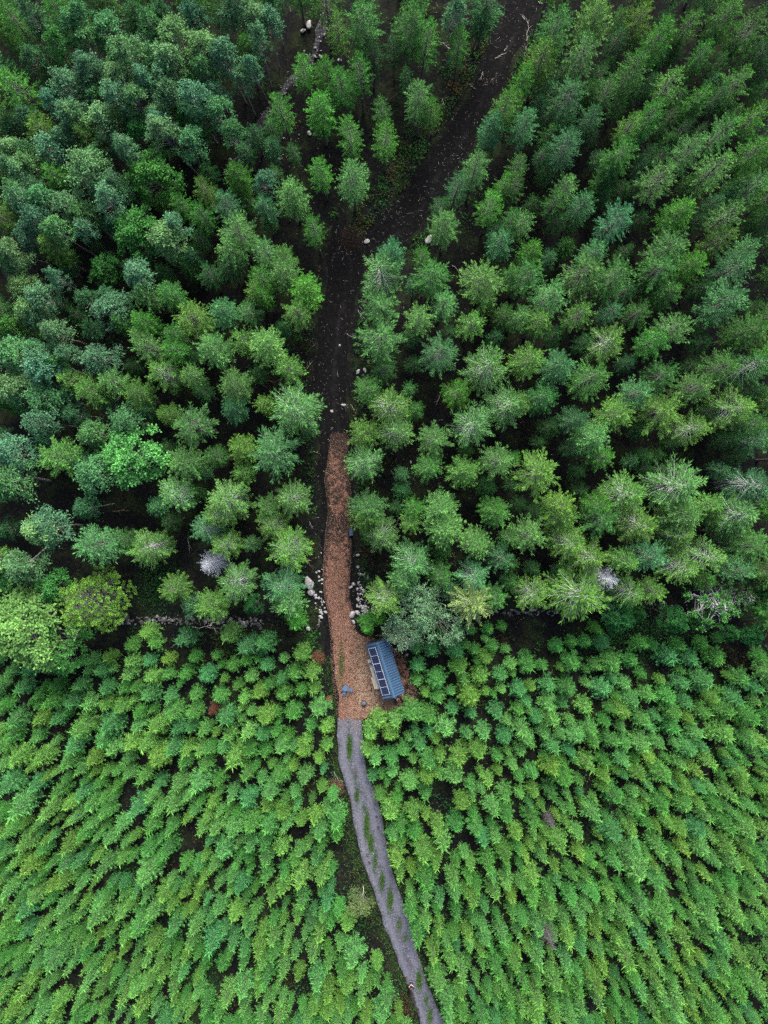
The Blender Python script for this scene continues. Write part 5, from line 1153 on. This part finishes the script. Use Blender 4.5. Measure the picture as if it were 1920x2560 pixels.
def roof_side(sgn, mb):
    th = .05
    ye, ze = sgn * HW, ZE; y0, z0 = sgn * .0, ZR
    V = [(-HL, y0, z0), (HL, y0, z0), (HL, ye, ze), (-HL, ye, ze), (-HL, y0, z0 - th), (HL, y0, z0 - th), (HL, ye, ze - th), (-HL, ye, ze - th)]
    F = [(0, 1, 2, 3), (7, 6, 5, 4), (0, 4, 5, 1), (1, 5, 6, 2), (2, 6, 7, 3), (3, 7, 4, 0)]
    if sgn > 0: F = [f[::-1] for f in F]
    mb.add(V, F)
    n = 22; ang = math.atan2(z0 - ze, HW)
    pitch = LEN / n
    for i in range(n):                         # wide raised pans with deep narrow grooves between
        x = -HL + (i + .5) * pitch; w1, w2, hh = pitch / 2 - .052, pitch / 2 - .056, .13
        R0 = []
        for (yy, zz) in ((sgn * .10, ZR - .10 * k_), (ye - sgn * .004, ze + .004 * k_)):
            R0 += [(x - w1, yy, zz - .004), (x - w2, yy, zz + hh), (x + w2, yy, zz + hh), (x + w1, yy, zz - .004)]
        mb.add(R0, [(0, 1, 5, 4), (1, 2, 6, 5), (2, 3, 7, 6), (0, 3, 2, 1), (4, 5, 6, 7)])
mb = MB(); roof_side(-1, mb); roof_side(1, mb); roof = mb.build("roof", M_ROOF, cab)
mb = MB()
Vc = []
for x in (-HL - .02, HL + .02): Vc += [(x, -.19, ZR - .19 * k_ + .133), (x, -.03, ZR + .155), (x, .03, ZR + .155), (x, .19, ZR - .19 * k_ + .133), (x, 0, ZR + .02)]
mb.add(Vc, [(0, 1, 6, 5), (1, 2, 7, 6), (2, 3, 8, 7), (0, 4, 3, 2, 1), (5, 6, 7, 8, 9), (0, 5, 9, 4), (3, 4, 9, 8)]); mb.build("ridge_cap", M_CAP, cab)
mb = MB()
for s in (-1, 1): mb.tube([(-HL + .05, s * (HW - .05), ZE - .115), (HL - .05, s * (HW - .05), ZE - .115)], .045, 8)
mb.build("gutter", simple("gutter_metal", (.04, .07, .11), .5, .4, .3), cab)
mb = MB()
for e in (-1, 1):
    for s in (-1, 1):
        a0 = Vector((e * (HL + .012), 0, ZR - .06)); a1 = Vector((e * (HL + .012), s * HW, ZE - .06)); c0 = (a0 + a1) / 2; an = math.atan2((a1 - a0).z, (a1 - a0).y * 1.0)
        mb.box(c0, (.024, (a1 - a0).length, .13), Matrix.Rotation(an if s > 0 else an - math.pi, 3, 'X'))
mb.build("fascia", simple("fascia_metal", (.045, .09, .15), .5, .4, .2), cab)
# solar panels on the left slope (local y negative)
M_CELL, nt, out = mat("solar_cells"); oc = objpos(nt)
br = N(nt, "ShaderNodeTexBrick"); br.offset = 0.0; br.inputs["Scale"].default_value = 1.0; br.inputs["Mortar Size"].default_value = .006; br.inputs["Brick Width"].default_value = .16; br.inputs["Row Height"].default_value = .16
br.inputs["Color1"].default_value = (.006, .010, .032, 1); br.inputs["Color2"].default_value = (.007, .012, .038, 1); br.inputs["Mortar"].default_value = (.05, .065, .13, 1); nt.links.new(oc, br.inputs["Vector"])
principled(nt, out, br.outputs["Color"], .30, .35)
M_ALU = simple("panel_aluminium", (.48, .50, .54), .45, .5, .0, .04)
ang = math.atan2(ZR - ZE, HW); slope = math.hypot(HW, ZR - ZE)
PX0, PX1 = -HL + .075 * LEN, -HL + .925 * LEN; pl = (PX1 - PX0 - .04) / 3; pw = slope * .66
Rm_ = Matrix.Rotation(ang, 4, 'X')
for i in range(3):
    xc = PX0 + pl / 2 + i * (pl + .02); dist = slope * .52      # down the slope from the ridge
    c0 = Vector((xc, -math.cos(ang) * dist, ZR - math.sin(ang) * dist)) + Vector((0, -math.sin(ang), math.cos(ang))) * .18
    mb = MB(); mb.box((0, 0, 0), (pl - .02, pw - .02, .03)); sp = mb.build("solar_panel", M_CELL, cab); sp.location = c0; sp.rotation_euler = (ang, 0, 0)
    mb = MB(); t = .030
    for s in (-1, 1):
        mb.box((0, s * (pw / 2 - t / 2), .004), (pl, t, .045)); mb.box((s * (pl / 2 - t / 2), 0, .0035), (t, pw - 2 * t, .044))
    mb.box((0, 0, .0037), (.036, pw - 2 * t, .043)); mb.build("frame", M_ALU, sp)
    mb = MB()
    for s in (-1, 1): mb.box((s * pl * .3, 0, -.034), (.04, pw * .96, .036))
    mb.build("mounting_rail", M_ALU, sp)
# west wall door and windows, gable window
M_GLASS = simple("window_glass", (.02, .025, .03), .08, .6, 0, .05); M_FRAME = simple("window_frame", (.03, .033, .036), .5, .4)
def opening(name, x, z, w, h, wall):
    mb = MB()
    if wall == 'w':
        mb.box((x, -wy - .012, z), (w, .03, h)); o = mb.build(name, M_GLASS if name == "window" else simple("door_wood", (.09, .06, .04), .6, .3), cab); mb = MB(); y = -wy - .016
        for s in (-1, 1): mb.box((x + s * (w / 2 + .03), y, z), (.06, .045, h + .12)); mb.box((x, y, z + s * (h / 2 + .03)), (w, .043, .06))
    else:
        mb.box((wall * (wx + .012), x, z), (.03, w, h)); o = mb.build(name, M_GLASS, cab); mb = MB(); xx = wall * (wx + .016)
        for s in (-1, 1): mb.box((xx, x + s * (w / 2 + .03), z), (.045, .06, h + .12)); mb.box((xx, x, z + s * (h / 2 + .03)), (.043, w, .06))
    mb.build("frame", M_FRAME, o)
opening("door", 1.15, 1.35, .9, 1.95, 'w'); opening("window", -1.1, 1.55, 1.7, 1.2, 'w'); opening("window", 0.0, 1.6, 1.2, 1.1, 1)
# deck on the west side
M_PLANK, nt, out = mat("pale_deck_boards"); wv = N(nt, "ShaderNodeTexWave"); wv.bands_direction = 'Y'; wv.inputs["Scale"].default_value = 3.2; wv.inputs["Distortion"].default_value = .3; nt.links.new(objpos(nt), wv.inputs["Vector"]); n_ = noise(nt, 5, 4, .6, objpos(nt))
principled(nt, out, mixc(nt, ramp(nt, n_.outputs["Fac"], [(.3, (.62, .56, .43)), (.7, (.74, .69, .56))]), (.30, .25, .18), maprange(nt, wv.outputs["Fac"], .06, .0)), .75, .25)
Mc = Matrix.Translation(cab.location) @ Matrix.Rotation(rz, 4, 'Z'); Mi = Mc.inverted()
def loc(px, py, z): p = Mi @ Vector(at(px, py, z)); return p
z8 = lambda x, y: (880 + x / 11.643, 1570 + y / 11.643)
a = loc(*z8(465, 930), .42); b = loc(*z8(560, 1450), .42); c = loc(*z8(790, 1760), .3); d = loc(*z8(655, 1785), .3)
dk = empty("wooden_deck", Mc @ Vector((0, -HW, 0)), rz); tag(dk, "pale cream plank deck with a wider lower step along the cabin's left side", "deck")
def planks(x0, x1, y0, y1, z, along, name, n):
    mb = MB()
    for i in range(n):
        w = (y1 - y0) / n; yc = y0 + (i + .5) * w
        mb.box(((x0 + x1) / 2, yc + HW, z), (x1 - x0, w - .012, .035))
    mb.box(((x0 + x1) / 2, (y0 + y1) / 2 + HW, z / 2 - .02), (x1 - x0 - .08, y1 - y0 - .08, z - .03))
    return mb.build(name, M_PLANK, dk)
ywalk = (a.y + b.y) / 2 + .02; ystep = (b.y + d.y) / 2
ystep = min(loc(*z8(555, 1455), .3).y, loc(*z8(655, 1785), .3).y) * .5 + max(loc(*z8(555, 1455), .3).y, loc(*z8(655, 1785), .3).y) * .5
xw0 = loc(*z8(465, 930), .42).x; xs0 = loc(*z8(555, 1450), .3).x; xs1 = loc(*z8(660, 1785), .3).x
ywalk = (loc(*z8(467, 935), .42).y + loc(*z8(615, 1420), .42).y) / 2 - .05
planks(xw0, xs1 + .05, ywalk, -wy - .05, .42, 1, "walkway", 6)
planks(xs0, xs1, ystep, ywalk - .01, .26, 1, "step", 5)
# pot on the walkway
M_BLUE = simple("blue_grey_metal", (.16, .20, .28), .4, .5, .3)
pp = at(*z8(530, 1030), .5); pot = empty("flower_pot", (pp[0], pp[1], .44)); tag(pot, "small round blue-grey pot standing on the pale deck walkway", "pot")
pl_ = (loc(*z8(530, 1030), .5))
mb = MB(); mb.lathe([(.11, 0), (.15, .22), (.165, .24), (.165, .26), (.14, .26), (.13, .2)], 18); mb.build("vessel", M_BLUE, pot, smooth=False)
mb = MB(); mb.lathe([(.135, .0), (.12, .03), (.02, .05)], 14, (0, 0, .19)); mb.build("soil", simple("pot_soil", (.10, .11, .14), .9, .1), pot)
# two white bottles at the lower gable
M_WHITE = simple("white_enamel", (.75, .76, .78), .4, .5, 0, .05)
for (x, y, lb) in ((1272, 2030, "white gas bottle by the cabin's lower gable, nearer the ridge"), (1322, 2085, "white gas bottle by the cabin's lower gable, farther out to the right")):
    p = at(*z8(x, y), .6); t = empty("gas_bottle", (p[0], p[1], .06)); tag(t, lb, "gas bottle", "gas bottles at the gable")
    mb = MB(); mb.lathe([(.12, 0), (.14, .04), (.14, .42), (.12, .50), (.05, .55), (.03, .55)], 18); mb.build("cylinder", M_WHITE, t, smooth=True)
    mb = MB(); mb.lathe([(.03, .54), (.03, .60), (.015, .62)], 10); mb.tube([(.0, 0, .6), (.06, 0, .61)], .012, 6); mb.build("valve", simple("brass", (.4, .3, .12), .4, .5, .6), t)
    mb = MB(); mb.lathe([(.09, .50), (.10, .62), (.09, .62), (.085, .50)], 16); mb.build("collar", M_WHITE, t)

# ------------------------------------------------------------------ bistro table, chairs, fire bowl, box
M_TBL = simple("blue_painted_metal", (.060, .125, .225), .45, .4, .1, .12)
z7 = lambda x, y: (760 + x / 5.184, 1560 + y / 5.184)
p = at(*z7(537, 833), .7); t = empty("bistro_table", (p[0], p[1], .10)); tag(t, "round blue metal garden table on the wood chips", "table")
mb = MB(); mb.lathe([(.0, .68), (.34, .68), (.355, .69), (.355, .705), (.345, .71), (.335, .703), (.0, .703)], 40); mb.build("tabletop", M_TBL, t)
for k in range(3):
    a_ = 6.283 * k / 3 + .4; mb = MB(); mb.tube([(.26 * math.cos(a_), .26 * math.sin(a_), 0), (.05 * math.cos(a_), .05 * math.sin(a_), .36), (.22 * math.cos(a_), .22 * math.sin(a_), .68)], .011, 6); mb.build("leg", M_TBL, t)
mb = MB(); mb.lathe([(.06, .34), (.075, .35), (.075, .37), (.06, .38)], 16); mb.build("leg_ring", M_TBL, t)
def chair(px, py, rz_, lb):
    p = at(px, py, .5); t = empty("bistro_chair", (p[0], p[1], .10), rz_); tag(t, lb, "chair", "folding chairs at the garden table")
    mb = MB()
    for i in range(5): mb.box((0, -.16 + i * .08, .45), (.38, .068, .018))
    mb.build("seat", M_TBL, t)
    mb = MB()
    for z in (.68, .80): mb.box((0, -.235 - (z - .68) * .3, z), (.36, .018, .075))
    mb.build("backrest", M_TBL, t)
    for s in (-1, 1):
        mb = MB(); mb.tube([(s * .19, .20, 0), (s * .19, -.20, .45), (s * .19, -.28, .86)], .011, 6); mb.build("frame", M_TBL, t)
        mb = MB(); mb.tube([(s * .17, -.24, 0), (s * .17, .18, .45)], .011, 6); mb.build("leg", M_TBL, t)
def face(cx, cy, tx, ty):      # local +y looks at the table
    return math.atan2(ty - cy, tx - cx) - math.pi / 2
tp = at(*z7(537, 833), .5)
for (x, y, lb) in ((523, 893, "blue metal garden chair below the round table"), (602, 852, "blue metal garden chair right of the round table, turned at an angle")):
    q = at(*z7(x, y), .5); chair(*z7(x, y), face(q[0], q[1], tp[0], tp[1]), lb)
M_IRON = simple("black_iron", (.018, .018, .02), .6, .4, .4)
p = at(*z7(778, 1027), .45); t = empty("fire_bowl", (p[0], p[1], .10)); tag(t, "round black fire bowl with two handles and blue-grey water reflection painted inside, below the deck", "fire bowl")
mb = MB(); mb.lathe([(.10, .17), (.24, .24), (.315, .40), (.32, .42), (.27, .42), (.20, .29), (.0, .25)], 32); mb.build("bowl", M_IRON, t, smooth=False)
mb = MB(); mb.lathe([(.265, .405), (.20, .415), (.08, .44), (.0, .445)][::1], 28); mb.build("reflection_disc", simple("painted_reflection", (.10, .12, .155), .6, .3, .1, .45, 9), t, smooth=True)  # blue-grey colour stands in for the water's reflection inside the bowl
for a_ in (1.95, 1.05):
    mb = MB(); c_, s_ = math.cos(a_), math.sin(a_); mb.tube([(.31 * c_ - .09 * s_, .31 * s_ + .09 * c_, .40), (.42 * c_ - .07 * s_, .42 * s_ + .07 * c_, .43), (.42 * c_ + .07 * s_, .42 * s_ - .07 * c_, .43), (.31 * c_ + .09 * s_, .31 * s_ - .09 * c_, .40)], .02, 6); mb.build("handle", M_IRON, t)
for k in range(3):
    a_ = 6.283 * k / 3; mb = MB(); mb.tube([(.2 * math.cos(a_), .2 * math.sin(a_), .22), (.27 * math.cos(a_), .27 * math.sin(a_), 0)], .016, 6); mb.build("leg", M_IRON, t)
p = at(878, 1331.5, .4); t = empty("storage_box", (p[0], p[1], .02), .03); tag(t, "dark blue lidded box half under a spruce at the chip path's right edge", "storage box")
mb = MB(); mb.box((0, 0, .20), (.52, .86, .38)); mb.build("body", simple("dark_plastic", (.014, .014, .018), .6, .3), t, bevel=.02)
mb = MB(); mb.box((-.03, .02, .415), (.40, .80, .04)); mb.build("lid", simple("blue_plastic", (.028, .065, .13), .5, .4, 0, .3, 3), t, bevel=.015)

# ------------------------------------------------------------------ person
def skin_body(name, nodes, edges_, m, parent=None, sub=2):
    me = bpy.data.meshes.new(name); me.from_pydata([n[0] for n in nodes], edges_, []); o = bpy.data.objects.new(name, me); COL.objects.link(o)
    md = o.modifiers.new("skin", 'SKIN'); md.use_smooth_shade = True
    for i, n in enumerate(nodes):
        r_ = n[1] if hasattr(n[1], '__len__') else (n[1], n[1]); me.skin_vertices[0].data[i].radius = r_
    s = o.modifiers.new("sub", 'SUBSURF'); s.levels = sub; s.render_levels = sub
    dg = bpy.context.evaluated_depsgraph_get(); dg.update(); nm = bpy.data.meshes.new_from_object(o.evaluated_get(dg)); nm.name = name
    o.modifiers.clear(); o.data = nm; nm.materials.clear(); nm.materials.append(m)
    if parent: o.parent = parent
    return o
M_SKIN = simple("skin", (.60, .45, .38), .55, .4, 0, .06); M_JACK = simple("black_jacket", (.010, .011, .016), .8, .2, 0, .3, 8); M_TROU = simple("dark_blue_trousers", (.014, .020, .035), .85, .2, 0, .3, 8)
M_HAIR = simple("dark_hair", (.012, .011, .012), .6, .3, 0, .3, 20); M_SHOE = simple("dark_shoes", (.015, .013, .013), .6, .3)
pp = at(1027.5, 2452, 0); per = empty("person", (pp[0], pp[1] , .07), 0.05); per.scale = (1.08, 1.08, 1.05)
tag(per, "person in black jacket and dark trousers standing on the gravel road, forearms bare", "person")
# local +y = facing (up the road). hips at 0.92, head top 1.74
B = [((0, -.02, .95), (.13, .10)), ((0, -.03, 1.12), (.13, .10)), ((0, -.03, 1.32), (.16, .11)), ((0, -.03, 1.43), (.11, .08)), ((0, .0, 1.50), (.055, .055)), ((0, .05, 1.57), (.072, .080)), ((0, .075, 1.64), (.074, .088)), ((0, .085, 1.70), (.045, .055))]
E = [(0, 1), (1, 2), (2, 3), (3, 4), (4, 5), (5, 6), (6, 7)]
for s in (-1, 1):
    b = len(B)
    B += [((s * .10, -.01, .86), (.085, .09)), ((s * .11, .02, .50), .055), ((s * .115, .0, .12), .042), ((s * .12, .04, .05), .034), ((s * .13, .11, .045), .024)]
    E += [(0, b), (b, b + 1), (b + 1, b + 2), (b + 2, b + 3), (b + 3, b + 4)]
    b = len(B)
    B += [((s * .19, -.03, 1.41), .06), ((s * .27, .0, 1.14), .045), ((s * .16, .20, 1.16), .036), ((s * .085, .30, 1.19), .028), ((s * .06, .345, 1.20), (.034, .018))]
    E += [(3, b), (b, b + 1), (b + 1, b + 2), (b + 2, b + 3), (b + 3, b + 4)]
body = skin_body("body", B, E, M_SKIN, per)
# fingers closed round the handset
for s in (-1, 1):
    for f in range(5):
        base = Vector((s * (.062 - .004 * f), .355, 1.20)); 
        if f < 4:
            z = 1.215 - f * .018; L = (.030, .034, .032, .026)[f]
            nod = [((s * .062, .350, z), .009), ((s * .055, .350 + L, z + .004), .0085), ((s * .036, .352 + L * 1.3, z + .006), .008), ((s * .018, .350 + L * 1.1, z + .006), .007)]
        else: nod = [((s * .060, .335, 1.222), .010), ((s * .045, .345, 1.238), .009), ((s * .028, .352, 1.236), .008)]
        skin_body("finger", nod, [(i, i + 1) for i in range(len(nod) - 1)], M_SKIN, body, 1)
# jacket: torso and upper arms, trousers, hair, shoes
J = [((0, -.02, .90), (.18, .145)), ((0, -.03, 1.10), (.19, .15)), ((0, -.03, 1.32), (.22, .165)), ((0, -.03, 1.43), (.17, .125)), ((0, -.02, 1.50), (.095, .09))]
JE = [(0, 1), (1, 2), (2, 3), (3, 4)]
for s in (-1, 1):
    b = len(J); J += [((s * .22, -.03, 1.40), .10), ((s * .30, -.02, 1.15), .085), ((s * .262, .05, 1.15), .068)]; JE += [(3, b), (b, b + 1), (b + 1, b + 2)]
skin_body("jacket", J, JE, M_JACK, per)
T_ = [((0, -.02, .95), (.145, .115))]; TE = []
for s in (-1, 1):
    b = len(T_); T_ += [((s * .10, -.01, .84), (.10, .105)), ((s * .112, .02, .50), .075), ((s * .117, .0, .11), .062)]; TE += [(0, b), (b, b + 1), (b + 1, b + 2)]
skin_body("trousers", T_, TE, M_TROU, per)
for s in (-1, 1): skin_body("shoe", [((s * .12, -.05, .05), .052), ((s * .122, .06, .05), .056), ((s * .13, .20, .04), .046)], [(0, 1), (1, 2)], M_SHOE, per)
skin_body("hair", [((0, -.045, 1.55), (.075, .05)), ((0, -.01, 1.65), (.105, .095)), ((0, .05, 1.71), (.108, .10)), ((0, .125, 1.715), (.088, .07)), ((0, .165, 1.675), (.06, .035))], [(0, 1), (1, 2), (2, 3)], M_HAIR, per)
mb = MB()
for s in (-1, 1): mb.box((s * .033, .162, 1.612), (.026, .012, .010)); mb.box((s * .09, .06, 1.61), (.02, .035, .055))
mb.box((0, .165, 1.585), (.022, .032, .038)); mb.box((0, .140, 1.55), (.045, .012, .010)); mb.build("face_features", simple("face_shade", (.30, .17, .13), .6, .3), per, bevel=.004)
rc = empty("remote_control", Matrix.Translation(per.location) @ Matrix.Rotation(.05, 4, 'Z') @ Vector((0, .375 * 1.08, 1.205 * 1.05)), .05); tag(rc, "small white remote handset held in front by the person on the road", "remote control")
mb = MB(); mb.box((0, 0, 0), (.15, .055, .045)); mb.build("case", simple("white_plastic", (.7, .7, .72), .4, .5, 0, .05), rc, bevel=.01)
mb = MB(); mb.box((0, .03, .05), (.13, .012, .075), Matrix.Rotation(-.7, 3, 'X')); mb.build("screen", simple("dark_screen", (.02, .02, .025), .2, .5), rc)
for s in (-1, 1): mb = MB(); mb.tube([(s * .05, .0, .02), (s * .05, .0, .045)], .006, 6); mb.build("stick", M_IRON, rc)

# ------------------------------------------------------------------ light
w = bpy.data.worlds.new("World"); scene.world = w; w.use_nodes = True
nt = w.node_tree; bg = nt.nodes["Background"]
sky = nt.nodes.new("ShaderNodeTexSky"); sky.sky_type = 'NISHITA'; sky.sun_disc = False
EL, AZ = R(42), R(8)            # sun high, from the top of the picture
sky.sun_elevation = EL; sky.sun_rotation = AZ; sky.air_density = 1.0; sky.dust_density = 6.0; sky.ozone_density = 1.2
nt.links.new(sky.outputs[0], bg.inputs[0]); bg.inputs[1].default_value = 0.11
sd = bpy.data.lights.new("sun", 'SUN'); sd.energy = 2.2; sd.angle = R(28); sd.color = (1.0, .96, .90)
so = bpy.data.objects.new("sun", sd); COL.objects.link(so)
d = Vector((math.sin(AZ) * math.cos(EL), math.cos(AZ) * math.cos(EL), math.sin(EL))); so.rotation_euler = d.to_track_quat('Z', 'Y').to_euler(); so.location = d * 200

vs = scene.view_settings; vs.view_transform = 'Standard'; vs.look = 'None'; vs.exposure = 1.40; vs.gamma = 1.0; vs.use_curve_mapping = False
cy = scene.cycles; cy.max_bounces = 5; cy.diffuse_bounces = 1; cy.glossy_bounces = 2; cy.transmission_bounces = 2; cy.transparent_max_bounces = 4
cy.use_denoising = False
import collections
print("objects", len(scene.objects))
